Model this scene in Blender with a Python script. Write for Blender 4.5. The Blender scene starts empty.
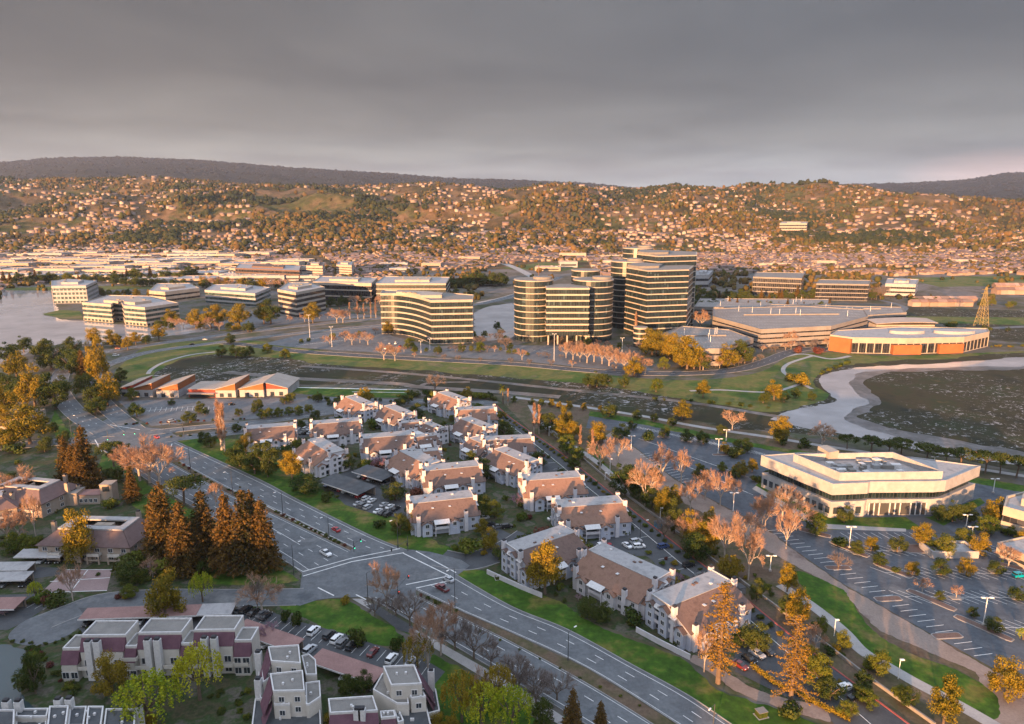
import bpy, math, random
import numpy as np
from mathutils import Vector, Matrix
random.seed(7); RNG = np.random.default_rng(7)
PI = math.pi; R = math.radians
C = bpy.context.scene.collection
SC = bpy.context.scene
H = 125.0; F = 700.0; PITCH = math.atan(157/700)
CP, SP = math.cos(PITCH), math.sin(PITCH)

# ---------- measuring helpers: a picture point of the survey photograph to a ground point and back
def G(px, py, z=0.0):
    a = (px-512)/F; b = (362-py)/F
    dy = CP + b*SP; dz = -SP + b*CP
    t = (z-H)/dz
    return (a*t, dy*t)
def proj(x, y, z=0.0):
    zc = y*CP - (z-H)*SP; yc = y*SP + (z-H)*CP
    return (512+F*x/zc, 362-F*yc/zc)
def height_at(px, pyb, pyt):
    x, y = G(px, pyb); b = (362-pyt)/F
    # solve yc/zc=b for z
    # y*SP+h*CP = b*(y*CP-h*SP)
    h = (b*y*CP - y*SP)/(CP+b*SP)
    return max(.3, h+H)
def GP(pts, z=0.0): return [G(a, b, z) for a, b in pts]
def smooth(pts, n=5, closed=True):
    out = []; N = len(pts)
    rng = range(N) if closed else range(N-1)
    for i in rng:
        if closed: p0, p1, p2, p3 = pts[(i-1) % N], pts[i], pts[(i+1) % N], pts[(i+2) % N]
        else: p0, p1, p2, p3 = pts[max(i-1, 0)], pts[i], pts[i+1], pts[min(i+2, N-1)]
        for k in range(n):
            t = k/n
            out.append(tuple(.5*((2*p1[j]) + (-p0[j]+p2[j])*t + (2*p0[j]-5*p1[j]+4*p2[j]-p3[j])*t*t + (-p0[j]+3*p1[j]-3*p2[j]+p3[j])*t**3) for j in (0, 1)))
    if not closed: out.append(tuple(pts[-1]))
    return out
def area(p): return sum(p[i][0]*p[(i+1) % len(p)][1]-p[(i+1) % len(p)][0]*p[i][1] for i in range(len(p)))/2
def ccw(p): return list(p) if area(p) > 0 else list(p)[::-1]
def offset(p, d):
    p = ccw(p); n = len(p); out = []
    for i in range(n):
        a, b, c = Vector(p[i-1]), Vector(p[i]), Vector(p[(i+1) % n])
        u = (b-a).normalized(); v = (c-b).normalized()
        n1 = Vector((u.y, -u.x)); n2 = Vector((v.y, -v.x)); m = (n1+n2)
        if m.length < 1e-4: m = n1
        m.normalize(); k = d/max(.35, m.dot(n1))
        out.append((b.x+m.x*k, b.y+m.y*k))
    return out
def inside(x, y, poly):
    r = False; j = len(poly)-1
    for i in range(len(poly)):
        xi, yi = poly[i]; xj, yj = poly[j]
        if (yi > y) != (yj > y) and x < (xj-xi)*(y-yi)/(yj-yi)+xi: r = not r
        j = i
    return r

KIDS = {}
# ---------- mesh builder
class MB:
    def __init__(s): s.v = []; s.f = []; s.m = []; s.uv = {}
    def face(s, pts, mi=0, uv=None):
        b = len(s.v); s.v += [tuple(p) for p in pts]; s.f.append(tuple(range(b, b+len(pts)))); s.m.append(mi)
        if uv: s.uv[len(s.f)-1] = uv
    def prism(s, poly, z0, z1, mi=0, top=None, bottom=True, uv=False):
        poly = ccw(poly); n = len(poly); per = 0
        for i in range(n):
            a, b = poly[i], poly[(i+1) % n]; L = math.dist(a, b)
            s.face([(a[0], a[1], z0), (b[0], b[1], z0), (b[0], b[1], z1), (a[0], a[1], z1)], mi, [(per, z0), (per+L, z0), (per+L, z1), (per, z1)] if uv else None)
            per += L
        s.face([(p[0], p[1], z1) for p in poly], mi if top is None else top)
        if bottom: s.face([(p[0], p[1], z0) for p in reversed(poly)], mi)
        return s
    def box(s, cx, cy, cz, sx, sy, sz, rz=0, mi=0, top=None):
        c, n = math.cos(rz), math.sin(rz)
        P = [(cx+c*u*sx/2-n*v*sy/2, cy+n*u*sx/2+c*v*sy/2) for u, v in ((-1, -1), (1, -1), (1, 1), (-1, 1))]
        return s.prism(P, cz-sz/2, cz+sz/2, mi, top)
    def hexa(s, P, mi=0):   # 8 points: bottom 4 ccw, top 4 ccw
        for q in ((3, 2, 1, 0), (4, 5, 6, 7), (0, 1, 5, 4), (1, 2, 6, 5), (2, 3, 7, 6), (3, 0, 4, 7)): s.face([P[i] for i in q], mi)
        return s
    def slab(s, quad, t, mi=0):
        q = [Vector(p) for p in quad]; n = (q[1]-q[0]).cross(q[3]-q[0]).normalized()
        if n.z < 0: q = q[::-1]; n = -n
        return s.hexa([tuple(p) for p in q]+[tuple(p+n*t) for p in q], mi)
    def tube(s, a, b, r0, r1=None, n=6, mi=0, cap=True):
        r1 = r0 if r1 is None else r1; a = Vector(a); b = Vector(b); d = (b-a)
        if d.length < 1e-6: return s
        d.normalize(); u = d.orthogonal().normalized(); w = d.cross(u); k = len(s.v)
        for c, r in ((a, r0), (b, r1)):
            for i in range(n):
                t = 2*PI*i/n; s.v.append(tuple(c+u*math.cos(t)*r+w*math.sin(t)*r))
        for i in range(n):
            j = (i+1) % n; s.f.append((k+i, k+j, k+n+j, k+n+i)); s.m.append(mi)
        if cap:
            s.f.append(tuple(k+i for i in reversed(range(n)))); s.m.append(mi); s.f.append(tuple(k+n+i for i in range(n))); s.m.append(mi)
        return s
    def data(s, name, mats):
        me = bpy.data.meshes.new(name); me.from_pydata(s.v, [], s.f)
        for m in (mats if isinstance(mats, (list, tuple)) else [mats]): me.materials.append(m)
        me.polygons.foreach_set('material_index', s.m)
        if s.uv:
            u = me.uv_layers.new(name='UVMap'); arr = np.zeros(len(me.loops)*2, dtype=np.float32)
            for fi, uvs in s.uv.items():
                st = me.polygons[fi].loop_start
                for k, q in enumerate(uvs): arr[(st+k)*2] = q[0]; arr[(st+k)*2+1] = q[1]
            u.data.foreach_set('uv', arr)
        me.update(); return me
    def build(s, name, mats, parent=None, loc=None, rz=0):
        return link(name, s.data(name, mats), parent, loc, rz)
def link(name, me, parent=None, loc=None, rz=0, sc=None):
    o = bpy.data.objects.new(name, me); C.objects.link(o)
    if parent:
        o.parent = parent; KIDS.setdefault(parent.name, []).append(o)
    if loc is not None: o.location = loc if len(loc) == 3 else (loc[0], loc[1], 0)
    if rz: o.rotation_euler[2] = rz
    if sc is not None: o.scale = sc if hasattr(sc, '__len__') else (sc,)*3
    return o

# ---------- things and their labels
REG = []
def tag(o, label, cat, group=None, auto=False, kind=None):
    if kind: o['kind'] = kind
    if label: o['label'] = label
    if cat: o['category'] = cat
    if group: o['group'] = group
    if auto: REG.append(o)
    return o
def thing(name, loc, rz=0, label=None, cat=None, group=None, auto=False):
    o = bpy.data.objects.new(name, None); C.objects.link(o); o.empty_display_size = .5
    o.location = loc if len(loc) == 3 else (loc[0], loc[1], 0); o.rotation_euler[2] = rz
    return tag(o, label, cat, group, auto)
def structure(o): o['kind'] = 'structure'; return o
def copy_tree(o, parent=None):
    c = o.copy(); C.objects.link(c); c.parent = parent
    if parent is not None: KIDS.setdefault(parent.name, []).append(c)
    for ch in list(KIDS.get(o.name, [])): copy_tree(ch, c)
    return c

# ---------- materials
def nn(nt, typ, **kw):
    n = nt.nodes.new(typ)
    for k, v in kw.items(): setattr(n, k, v)
    return n
def ramp(nt, fac, stops):
    r = nt.nodes.new('ShaderNodeValToRGB'); nt.links.new(fac, r.inputs[0]); e = r.color_ramp.elements
    while len(e) < len(stops): e.new(.5)
    for i, (p, c) in enumerate(stops): e[i].position = p; e[i].color = (*c, 1)
    return r.outputs[0]
def noise(nt, co, scale, detail=4, rough=.6, dist=0):
    n = nt.nodes.new('ShaderNodeTexNoise'); n.inputs['Scale'].default_value = scale; n.inputs['Detail'].default_value = detail
    n.inputs['Roughness'].default_value = rough; n.inputs['Distortion'].default_value = dist; nt.links.new(co, n.inputs['Vector']); return n.outputs['Fac']
def mixc(nt, f, a, b, mode='MIX'):
    m = nt.nodes.new('ShaderNodeMix'); m.data_type = 'RGBA'; m.blend_type = mode
    for s, v in ((m.inputs[0], f), (m.inputs[6], a), (m.inputs[7], b)):
        if hasattr(v, 'links'): nt.links.new(v, s)
        elif isinstance(v, (int, float)): s.default_value = v
        else: s.default_value = (*v, 1)
    return m.outputs[2]
def newmat(name):
    m = bpy.data.materials.new(name); m.use_nodes = True; nt = m.node_tree
    return m, nt, nt.nodes['Principled BSDF']
def coord(nt, world):
    if world: return nt.nodes.new('ShaderNodeNewGeometry').outputs['Position']
    return nt.nodes.new('ShaderNodeTexCoord').outputs['Object']
def pm(name, stops, scale=.5, rough=.85, world=True, fine=None, metal=0, bump=0, detail=5, spec=.3):
    """noise-mottled surface; stops = colours from low to high noise"""
    m, nt, b = newmat(name); co = coord(nt, world)
    n = noise(nt, co, scale, detail)
    if len(stops) == 1: stops = [tuple(c*.88 for c in stops[0]), tuple(min(1, c*1.1) for c in stops[0])]
    k = len(stops); st = [(.33+.34*i/(k-1), c) for i, c in enumerate(stops)]
    c = ramp(nt, n, st)
    if fine:
        n2 = noise(nt, co, fine[0], 3); g = ramp(nt, n2, [(.3, (1-fine[1],)*3), (.7, (1,)*3)]); c = mixc(nt, 1.0, c, g, 'MULTIPLY')
    nt.links.new(c, b.inputs['Base Color']); b.inputs['Roughness'].default_value = rough; b.inputs['Metallic'].default_value = metal
    b.inputs['Specular IOR Level'].default_value = spec
    if bump:
        bp = nt.nodes.new('ShaderNodeBump'); bp.inputs['Strength'].default_value = bump; bp.inputs['Distance'].default_value = .1
        nt.links.new(noise(nt, co, scale*8, 4), bp.inputs['Height']); nt.links.new(bp.outputs[0], b.inputs['Normal'])
    return m
def foliage(name, cols, spread=.35):
    """leaf colour: mottled per clump, per leaf and per plant"""
    m, nt, b = newmat(name); g = nt.nodes.new('ShaderNodeNewGeometry'); oi = nt.nodes.new('ShaderNodeObjectInfo')
    co = nt.nodes.new('ShaderNodeTexCoord').outputs['Object']
    n = noise(nt, co, .9, 3)
    a = nn(nt, 'ShaderNodeMath', operation='MULTIPLY_ADD'); nt.links.new(g.outputs['Random Per Island'], a.inputs[0]); a.inputs[1].default_value = .35; nt.links.new(n, a.inputs[2])
    a2 = nn(nt, 'ShaderNodeMath', operation='MULTIPLY_ADD'); nt.links.new(oi.outputs['Random'], a2.inputs[0]); a2.inputs[1].default_value = spread; nt.links.new(a.outputs[0], a2.inputs[2])
    k = len(cols); c = ramp(nt, a2.outputs[0], [(.42+.50*i/max(1, k-1), q) for i, q in enumerate(cols)])
    nt.links.new(c, b.inputs['Base Color']); b.inputs['Roughness'].default_value = .7; b.inputs['Specular IOR Level'].default_value = .15
    tr = nt.nodes.new('ShaderNodeBsdfTranslucent'); nt.links.new(c, tr.inputs[0]); mx = nt.nodes.new('ShaderNodeMixShader'); mx.inputs[0].default_value = .25
    nt.links.new(b.outputs[0], mx.inputs[1]); nt.links.new(tr.outputs[0], mx.inputs[2]); nt.links.new(mx.outputs[0], nt.nodes['Material Output'].inputs[0])
    return m
def glassmat(name, c1, c2, pw=1.6, ph=3.0, rough=.08, mull=(.05, .05, .05), warm=0):
    """facade glass: panes with slight differences between dark mullions, by UV metres"""
    m, nt, b = newmat(name); uv = nt.nodes.new('ShaderNodeUVMap').outputs[0]
    sx = nt.nodes.new('ShaderNodeSeparateXYZ'); nt.links.new(uv, sx.inputs[0])
    def mth(op, a, v=None):
        q = nn(nt, 'ShaderNodeMath', operation=op); nt.links.new(a, q.inputs[0])
        if v is not None: q.inputs[1].default_value = v
        return q.outputs[0]
    ux = mth('DIVIDE', sx.outputs[0], pw); vy = mth('DIVIDE', sx.outputs[1], ph)
    cb = nt.nodes.new('ShaderNodeCombineXYZ'); nt.links.new(mth('FLOOR', ux), cb.inputs[0]); nt.links.new(mth('FLOOR', vy), cb.inputs[1])
    wn = nt.nodes.new('ShaderNodeTexWhiteNoise'); nt.links.new(cb.outputs[0], wn.inputs[0])
    c = ramp(nt, wn.outputs[0], [(0, c1), (.7, c2), (.9, c2), (1, tuple(min(1, q*2.2+.02) for q in c2))])
    mu = mth('LESS_THAN', mth('FRACT', ux), .09)
    c = mixc(nt, mu, c, mull)
    nt.links.new(c, b.inputs['Base Color']); b.inputs['Roughness'].default_value = rough; b.inputs['Specular IOR Level'].default_value = .9
    r = ramp(nt, mu, [(0, (rough,)*3), (1, (.5,)*3)]); nt.links.new(r, b.inputs['Roughness'])
    return m
def plain(name, c, rough=.6, metal=0, spec=.4, emit=None, world=False):
    m, nt, b = newmat(name); co = coord(nt, world); n = noise(nt, co, 1.3, 3)
    nt.links.new(ramp(nt, n, [(.3, tuple(q*.85 for q in c)), (.7, tuple(min(1, q*1.08) for q in c))]), b.inputs['Base Color'])
    b.inputs['Roughness'].default_value = rough; b.inputs['Metallic'].default_value = metal; b.inputs['Specular IOR Level'].default_value = spec
    if emit: b.inputs['Emission Color'].default_value = (*emit[0], 1); b.inputs['Emission Strength'].default_value = emit[1]
    return m
M = {}
M['asphalt'] = pm('asphalt', [(.09, .10, .11), (.155, .165, .172), (.12, .127, .134), (.20, .205, .205)], .07, .8, fine=(.9, .25), detail=8)
M['asphalt_dark'] = pm('asphalt_dark', [(.05, .055, .062), (.085, .09, .095), (.07, .075, .08)], .07, .85, fine=(2, .2))
M['asphalt_lot'] = pm('asphalt_lot', [(.06, .07, .085), (.105, .118, .135), (.08, .09, .105), (.15, .16, .17)], .06, .8, fine=(.7, .28), detail=8)
M['concrete'] = pm('concrete', [(.30, .29, .28), (.40, .38, .36)], .2, .85, fine=(2, .15))
M['kerb'] = pm('kerb_stone', [(.22, .215, .21), (.30, .29, .28)], .3, .85)
M['kerb_red'] = pm('red_kerb', [(.30, .07, .06), (.38, .10, .08)], .3, .8)
M['paint'] = pm('road_paint', [(.55, .55, .53), (.78, .78, .75)], .6, .7)
M['grass'] = pm('lawn', [(.21, .155, .06), (.13, .14, .025), (.055, .12, .008), (.035, .09, .006), (.065, .14, .010), (.16, .15, .03)], .06, .95, fine=(.5, .45), bump=.3)
M['grass_far'] = pm('meadow', [(.03, .07, .010), (.055, .11, .014), (.15, .14, .04), (.09, .125, .025), (.19, .15, .07)], .025, .95, fine=(.3, .35))
M['earth'] = pm('bare_earth', [(.10, .065, .04), (.15, .105, .07), (.085, .08, .035), (.19, .135, .095)], .06, .95, fine=(.9, .35), bump=.3)
M['gravel'] = pm('gravel', [(.22, .165, .135), (.27, .21, .175), (.30, .235, .20), (.18, .13, .11)], .07, .95, fine=(1.6, .22), bump=.2)
M['yard'] = pm('yard_ground', [(.03, .05, .014), (.075, .065, .035), (.03, .06, .012), (.12, .105, .085), (.05, .075, .018)], .12, .95, fine=(1.2, .4))
M['plaza'] = pm('pink_paving', [(.27, .19, .18), (.34, .25, .24)], .15, .85, fine=(3, .2))
M['plain_ground'] = pm('plain_ground', [(.05, .06, .025), (.10, .085, .05), (.13, .12, .11), (.065, .075, .03), (.17, .15, .13)], .02, .95, fine=(.15, .3))
M['town_ground'] = pm('town_ground', [(.16, .13, .105), (.10, .09, .06), (.20, .17, .15), (.13, .13, .13)], .015, .95, fine=(.12, .4))
M['marsh'] = None
def marsh_mat(name='marsh', WT=.575, lo=.42):
    m, nt, b = newmat(name); co = coord(nt, True)
    a = noise(nt, co, .035, 5, .65); c = ramp(nt, a, [(.35, (.014, .017, .008)), (.5, (.035, .03, .013)), (.62, (.022, .03, .009)), (.7, (.08, .055, .022))])
    f = noise(nt, co, .22, 6, .75, 1.2); w = ramp(nt, f, [(WT, (0, 0, 0)), (WT+.05, (1, 1, 1))])
    l = noise(nt, co, .012, 2); lm = ramp(nt, l, [(lo, (0, 0, 0)), (lo+.1, (1, 1, 1))])
    mm = mixc(nt, 1.0, w, lm, 'MULTIPLY'); c2 = mixc(nt, mm, c, (.30, .29, .29)); nt.links.new(c2, b.inputs['Base Color'])
    r = ramp(nt, mm, [(0, (.95,)*3), (1, (.35,)*3)]); nt.links.new(r, b.inputs['Roughness']); b.inputs['Specular IOR Level'].default_value = .3
    return m
M['marsh'] = marsh_mat(); M['marsh_wet'] = marsh_mat('wet_marsh', .545, .47)
M['mud'] = pm('wet_mud', [(.10, .09, .085), (.19, .175, .17), (.07, .065, .055), (.24, .23, .225)], .06, .3, fine=(.35, .5), spec=.6)
def water_mat(name, col, sc, st):
    m, nt, b = newmat(name); co = coord(nt, True); b.inputs['Base Color'].default_value = (*col, 1); b.inputs['Roughness'].default_value = .06
    b.inputs['IOR'].default_value = 1.33; b.inputs['Specular IOR Level'].default_value = .9
    bp = nt.nodes.new('ShaderNodeBump'); bp.inputs['Strength'].default_value = st; bp.inputs['Distance'].default_value = .05
    nt.links.new(noise(nt, co, sc, 3), bp.inputs['Height']); nt.links.new(bp.outputs[0], b.inputs['Normal'])
    n = noise(nt, co, .03, 3); nt.links.new(ramp(nt, n, [(.3, tuple(c*.8 for c in col)), (.7, tuple(c*1.25 for c in col))]), b.inputs['Base Color'])
    return m
M['water'] = water_mat('lagoon_water', (.36, .34, .335), .5, .1)
M['water_dark'] = water_mat('pond_water', (.035, .055, .06), .5, .15)
M['bark'] = pm('bark', [(.10, .07, .05), (.16, .12, .09)], 2, .9, world=False)
M['bark_pale'] = pm('pale_bark', [(.30, .25, .21), (.42, .36, .31)], 2, .9, world=False)
M['twig'] = foliage('pink_twigs', [(.24, .13, .09), (.33, .19, .12), (.42, .25, .15)], .3)
M['twig_grey'] = foliage('grey_twigs', [(.12, .10, .10), (.18, .15, .14), (.22, .18, .16)], .3)
M['f_dark'] = foliage('dark_green_leaves', [(.015, .03, .006), (.028, .052, .010), (.045, .07, .013), (.075, .09, .018)])
M['f_mid'] = foliage('green_leaves', [(.025, .05, .006), (.05, .085, .010), (.085, .115, .014), (.14, .145, .018)])
M['f_gold'] = foliage('golden_leaves', [(.04, .05, .006), (.10, .095, .010), (.18, .145, .014), (.26, .18, .018)])
M['f_con'] = foliage('conifer_needles', [(.012, .020, .007), (.03, .034, .010), (.08, .054, .013), (.14, .08, .018)])
M['f_lime'] = foliage('lime_leaves', [(.11, .17, .010), (.20, .26, .014), (.30, .33, .016), (.38, .36, .02)])
M['f_cedar'] = foliage('amber_needles', [(.12, .075, .014), (.22, .13, .018), (.30, .17, .022)])
M['f_plum'] = foliage('plum_blossom', [(.20, .10, .16), (.30, .17, .24), (.36, .22, .28)])
M['f_red'] = foliage('red_shrub_leaves', [(.07, .02, .02), (.12, .035, .03), (.15, .06, .04)])
HAZE = 0.00003; SCREENH = 42  # haze density; height of the unseen shade screen added behind the viewpoint
# ---------- plants: prototypes about 10 m tall, copied at each place with their own size
def rv(a, b): return random.uniform(a, b)
def leaf(mb, p, n, s, mi=0):
    u = n.orthogonal().normalized(); u.rotate(Matrix.Rotation(rv(0, 6.28), 3, n)); w = n.cross(u); a = s*rv(.7, 1.3); b = s*rv(.5, .9)
    mb.face([p-u*a, p+w*b, p+u*a, p-w*b], mi)
def rdir():
    z = rv(-1, 1); t = rv(0, 2*PI); r = math.sqrt(1-z*z); return Vector((r*math.cos(t), r*math.sin(t), z))
def clump(mb, c, r, n, s, flat=1.0):
    for _ in range(n):
        d = rdir(); p = Vector(c)+Vector((d.x*r[0], d.y*r[1], d.z*r[2]))*rv(.55, 1.05)
        nn_ = (d+rdir()*.7).normalized(); leaf(mb, p, nn_, s)
def limbs(mb, base, h, r, n, spread, up):
    for i in range(n):
        t = 2*PI*i/n+rv(-.4, .4); e = Vector(base)+Vector((math.cos(t)*spread*rv(.7, 1.1), math.sin(t)*spread*rv(.7, 1.1), up*rv(.8, 1.2)))
        mb.tube(base, e, r, r*.35, 5)
TREES = {}
def proto(kind, trunk, crown, tm, cm): TREES.setdefault(kind, []).append((trunk.data(kind+'_trunk', M[tm]), crown.data(kind+'_crown', M[cm])))
def make_broad(kind, cm, w=4.4, flat=1.0, nc=34, leaf_s=.19, n=165, gap=.0):
    for v in range(3):
        t, c = MB(), MB(); t.tube((0, 0, -.3), (rv(-.2, .2), rv(-.2, .2), 3.2), .34, .24, 7); limbs(t, (0, 0, 2.4), 0, .2, 6, w*.6, 2.8)
        for i in range(nc):
            a = rv(0, 2*PI); q = math.sqrt(rv(0, 1))*w*.8; z = 1.7+rv(0, 1)*7.0*(1-(q/w)**2*.7)
            r = rv(.75, 1.75); clump(c, (q*math.cos(a)*rv(.8, 1.25), q*math.sin(a), min(z, 9.0)), (r, r, r*flat*.8), int(n*r/1.4), leaf_s)
        proto(kind, t, c, 'bark', cm)
make_broad('oak', 'f_dark'); make_broad('broadleaf_tree', 'f_mid'); make_broad('golden_tree', 'f_gold', w=3.9)
for v in range(2):      # flat umbrella pine
    t, c = MB(), MB(); t.tube((0, 0, -.3), (.4, .2, 6), .4, .28, 7); limbs(t, (.3, .15, 5), 0, .22, 8, 5, 3)
    for i in range(34):
        a = rv(0, 2*PI); q = math.sqrt(rv(0, 1))*6.3; r = rv(1.2, 2.0); clump(c, (q*math.cos(a), q*math.sin(a), 8.4-q*q*.045+rv(-.5, .4)), (r, r, r*.6), 80, .27)
    proto('umbrella_pine', t, c, 'bark', 'f_dark')
for kind, cm, w, n in (('redwood', 'f_con', 2.3, 1), ('amber_cedar', 'f_cedar', 2.5, 2)):
    for v in range(3 if n == 1 else 2):
        t, c = MB(), MB(); t.tube((0, 0, -.3), (0, 0, 9.6), .26, .04, 7)
        lv = 26 if n == 1 else 19
        for k in range(lv):
            z = (1.2 if n == 1 else 2.0)+8.4*k/lv; rr = w*(1-(z-.8)/9.6)**(.85 if n == 1 else .5)+.15
            if n == 2: rr *= rv(.35, 1.15)
            m = max(4, int(rr*6)) if n == 1 else 6
            for i in range(m):
                a = 2*PI*i/m+rv(-.5, .5)+k; L = rr*rv(.75, 1.12); e = Vector((math.cos(a)*L, math.sin(a)*L, z-L*.22)); t.tube((0, 0, z), e, .05, .02, 3, cap=False)
                for s in range(max(2, int(L*3.2))):
                    f = (s+.6)/max(2, int(L*3.2)); p = Vector((0, 0, z)).lerp(e, f); clump(c, p, (.34, .34, .2) if n == 1 else (.24, .24, .1), 8 if n == 1 else 9, .15 if n == 1 else .085)
        clump(c, (0, 0, 9.6), (.2, .2, .5), 16, .15); proto(kind, t, c, 'bark', cm)
def branch(t, c, p, d, L, r, lev, tw, up):
    e = p+d*L; t.tube(p, e, r, r*.62, 5 if lev > 2 else 3, cap=False)
    if lev <= 2:
        for _ in range(tw):
            q = p.lerp(e, rv(.1, 1)); n = (d+rdir()*.75+Vector((0, 0, up))).normalized(); l = rv(.45, 1.0); s = n.cross(rdir()).normalized()*rv(.018, .034)
            c.face([q-s, q+s, q+n*l])
    if lev == 0: return
    for i in range(3 if lev > 1 else 2):
        nd = (d+rdir()*.62+Vector((0, 0, up))).normalized(); branch(t, c, p.lerp(e, rv(.55, 1)), nd, L*rv(.66, .85), r*.6, lev-1, tw, up)
for kind, tm, cm, up in (('bare_tree', 'bark_pale', 'twig', .12), ('grey_bare_tree', 'bark', 'twig_grey', .15)):
    for v in range(3):
        t, c = MB(), MB(); t.tube((0, 0, -.3), (0, 0, 2.6), .26, .2, 7, cap=False)
        for i in range(5):
            a = 2*PI*i/5+rv(-.3, .3); branch(t, c, Vector((0, 0, rv(1.8, 2.6))), Vector((math.cos(a)*.62, math.sin(a)*.62, .85)).normalized(), 2.5, .14, 4, 7 if 'grey' in kind else 9, up)
        proto(kind, t, c, tm, cm)
for v in range(2):      # bare poplar: upright twigs
    t, c = MB(), MB(); t.tube((0, 0, -.3), (0, 0, 9.4), .2, .04, 6)
    for i in range(46):
        z = rv(1.2, 8.6); a = rv(0, 6.28); L = rv(.9, 2.2)*(1-z/14); d = Vector((math.cos(a)*.4, math.sin(a)*.4, 1)).normalized(); t.tube((0, 0, z), Vector((0, 0, z))+d*L, .05, .02, 3, cap=False)
        for _ in range(34):
            q = Vector((0, 0, z))+d*L*rv(.1, 1.1); n = (Vector((0, 0, 1.1))+rdir()*.8).normalized(); s = n.cross(rdir()).normalized()*rv(.02, .035); c.face([q-s, q+s, q+n*rv(.4, .9)])
    proto('bare_poplar', t, c, 'bark_pale', 'twig')
for kind, cm in (('willow', 'f_lime'), ('golden_willow', 'f_gold')):
    for v in range(2):
        t, c = MB(), MB(); t.tube((0, 0, -.3), (.2, 0, 3.4), .36, .26, 7); limbs(t, (.1, 0, 3), 0, .2, 7, 3, 4)
        for i in range(105):
            a = rv(0, 6.28); q = math.sqrt(rv(0.02, 1))*4.4; zt = 9.3-q*q*.17+rv(-.6, .3); L = rv(1.5, 3.4)
            for k in range(24):
                z = zt-L*k/24; p = Vector((q*math.cos(a)*(1+.03*k/24)+rv(-.3, .3), q*math.sin(a)+rv(-.3, .3), z)); leaf(c, p, (rdir()+Vector((0, 0, .1))).normalized(), .19)
        proto(kind, t, c, 'bark', cm)
for v in range(2):      # feather palm
    t, c = MB(), MB(); t.tube((0, 0, -.3), (.1, .1, 7.2), .3, .22, 7)
    for i in range(34):
        a = rv(0, 6.28); e = rv(-.5, 1.2); p = Vector((.1, .1, 7.3)); d = Vector((math.cos(a)*math.cos(e), math.sin(a)*math.cos(e), math.sin(e)))
        for k in range(7):
            q = p+d*.42; s = Vector((-math.sin(a), math.cos(a), 0))*(.32*(1-k/9)); c.face([p-s, p+s, q+s*.8, q-s*.8]); p = q; d = (d+Vector((0, 0, -.22))).normalized()
    proto('palm', t, c, 'bark', 'f_mid')
SHRUBS = {}
for kind, cm in (('shrub', 'f_dark'), ('green_shrub', 'f_mid'), ('golden_shrub', 'f_gold'), ('red_shrub', 'f_red')):
    for v in range(2):
        c = MB()
        for i in range(9):
            a = rv(0, 6.28); q = rv(0, .6); clump(c, (q*math.cos(a), q*math.sin(a), rv(.25, .7)), (.42, .42, .32), 60, .1)
        SHRUBS.setdefault(kind, []).append(c.data(kind, M[cm]))
# the letter in the survey table: kind, look, width relative to height 10
KIND = {'O': ('oak', 'round dark green tree'), 'G': ('broadleaf_tree', 'leafy mid green tree'), 'Y': ('golden_tree', 'golden green leafy tree'), 'U': ('umbrella_pine', 'flat topped dark pine'),
        'C': ('redwood', 'tall pointed redwood'), 'D': ('amber_cedar', 'sparse amber conifer'), 'B': ('bare_tree', 'bare pinkish tree'), 'b': ('grey_bare_tree', 'bare grey tree'),
        'P': ('bare_poplar', 'slim bare upright poplar'), 'W': ('willow', 'bright lime weeping tree'), 'w': ('golden_willow', 'yellow weeping tree'), 'M': ('palm', 'feathery palm'),
        's': ('shrub', 'round dark shrub'), 'g': ('green_shrub', 'round green shrub'), 'y': ('golden_shrub', 'yellow green shrub'), 'r': ('red_shrub', 'reddish shrub'), 'p': ('plum', 'pink blossom tree')}
PW = {'oak': 10, 'broadleaf_tree': 10, 'golden_tree': 9.4, 'umbrella_pine': 15, 'redwood': 4.6, 'amber_cedar': 5, 'bare_tree': 11, 'grey_bare_tree': 11, 'bare_poplar': 2.6, 'willow': 9, 'golden_willow': 9, 'palm': 5}
NT = 0
for v in TREES['bare_tree'][:1]: TREES['plum'] = [(v[0], (lambda d: (d.materials.clear(), d.materials.append(M['f_plum']), d)[2])(v[1].copy()))]
PW['plum'] = 11
def tree(k, px, yb, yt, w=None, loc=None, hh=None, group=None, label=None):
    """k letter, base point and top in the survey picture, w = width in px"""
    global NT
    kind, look = KIND[k]; x, y = G(px, yb) if loc is None else loc; h = height_at(px, yb, yt) if hh is None else hh; NT += 1
    scl = (y*CP+H*SP)/F
    z = 0 if loc is None or len(loc) < 3 else loc[2]
    rz = rv(0, 6.28)
    if kind in SHRUBS:
        h = max(h*.85, .6); o = link(kind, random.choice(SHRUBS[kind]), None, (x, y, 0), rz); ww = (w*scl/2.0) if w else h*rv(.9, 1.3); o.scale = (ww, ww, h)
        return tag(o, look if label is None else label, 'shrub', group or 'shrubs and bushes in the planting beds', label is None)
    hz = h/9.6; ww = (w*scl/PW[kind]) if w else hz*(1 if kind in ('redwood', 'bare_poplar', 'amber_cedar', 'palm') else rv(.92, 1.15))
    o = thing(kind, (x, y, z), rz, look if label is None else label, 'palm' if kind == 'palm' else 'tree', group or look+'s', label is None); o.scale = (ww*rv(.95, 1.05), ww*rv(.95, 1.05), hz)
    t, c = random.choice(TREES[kind]); link('trunk', t, o); link('crown', c, o)
    return o

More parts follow.
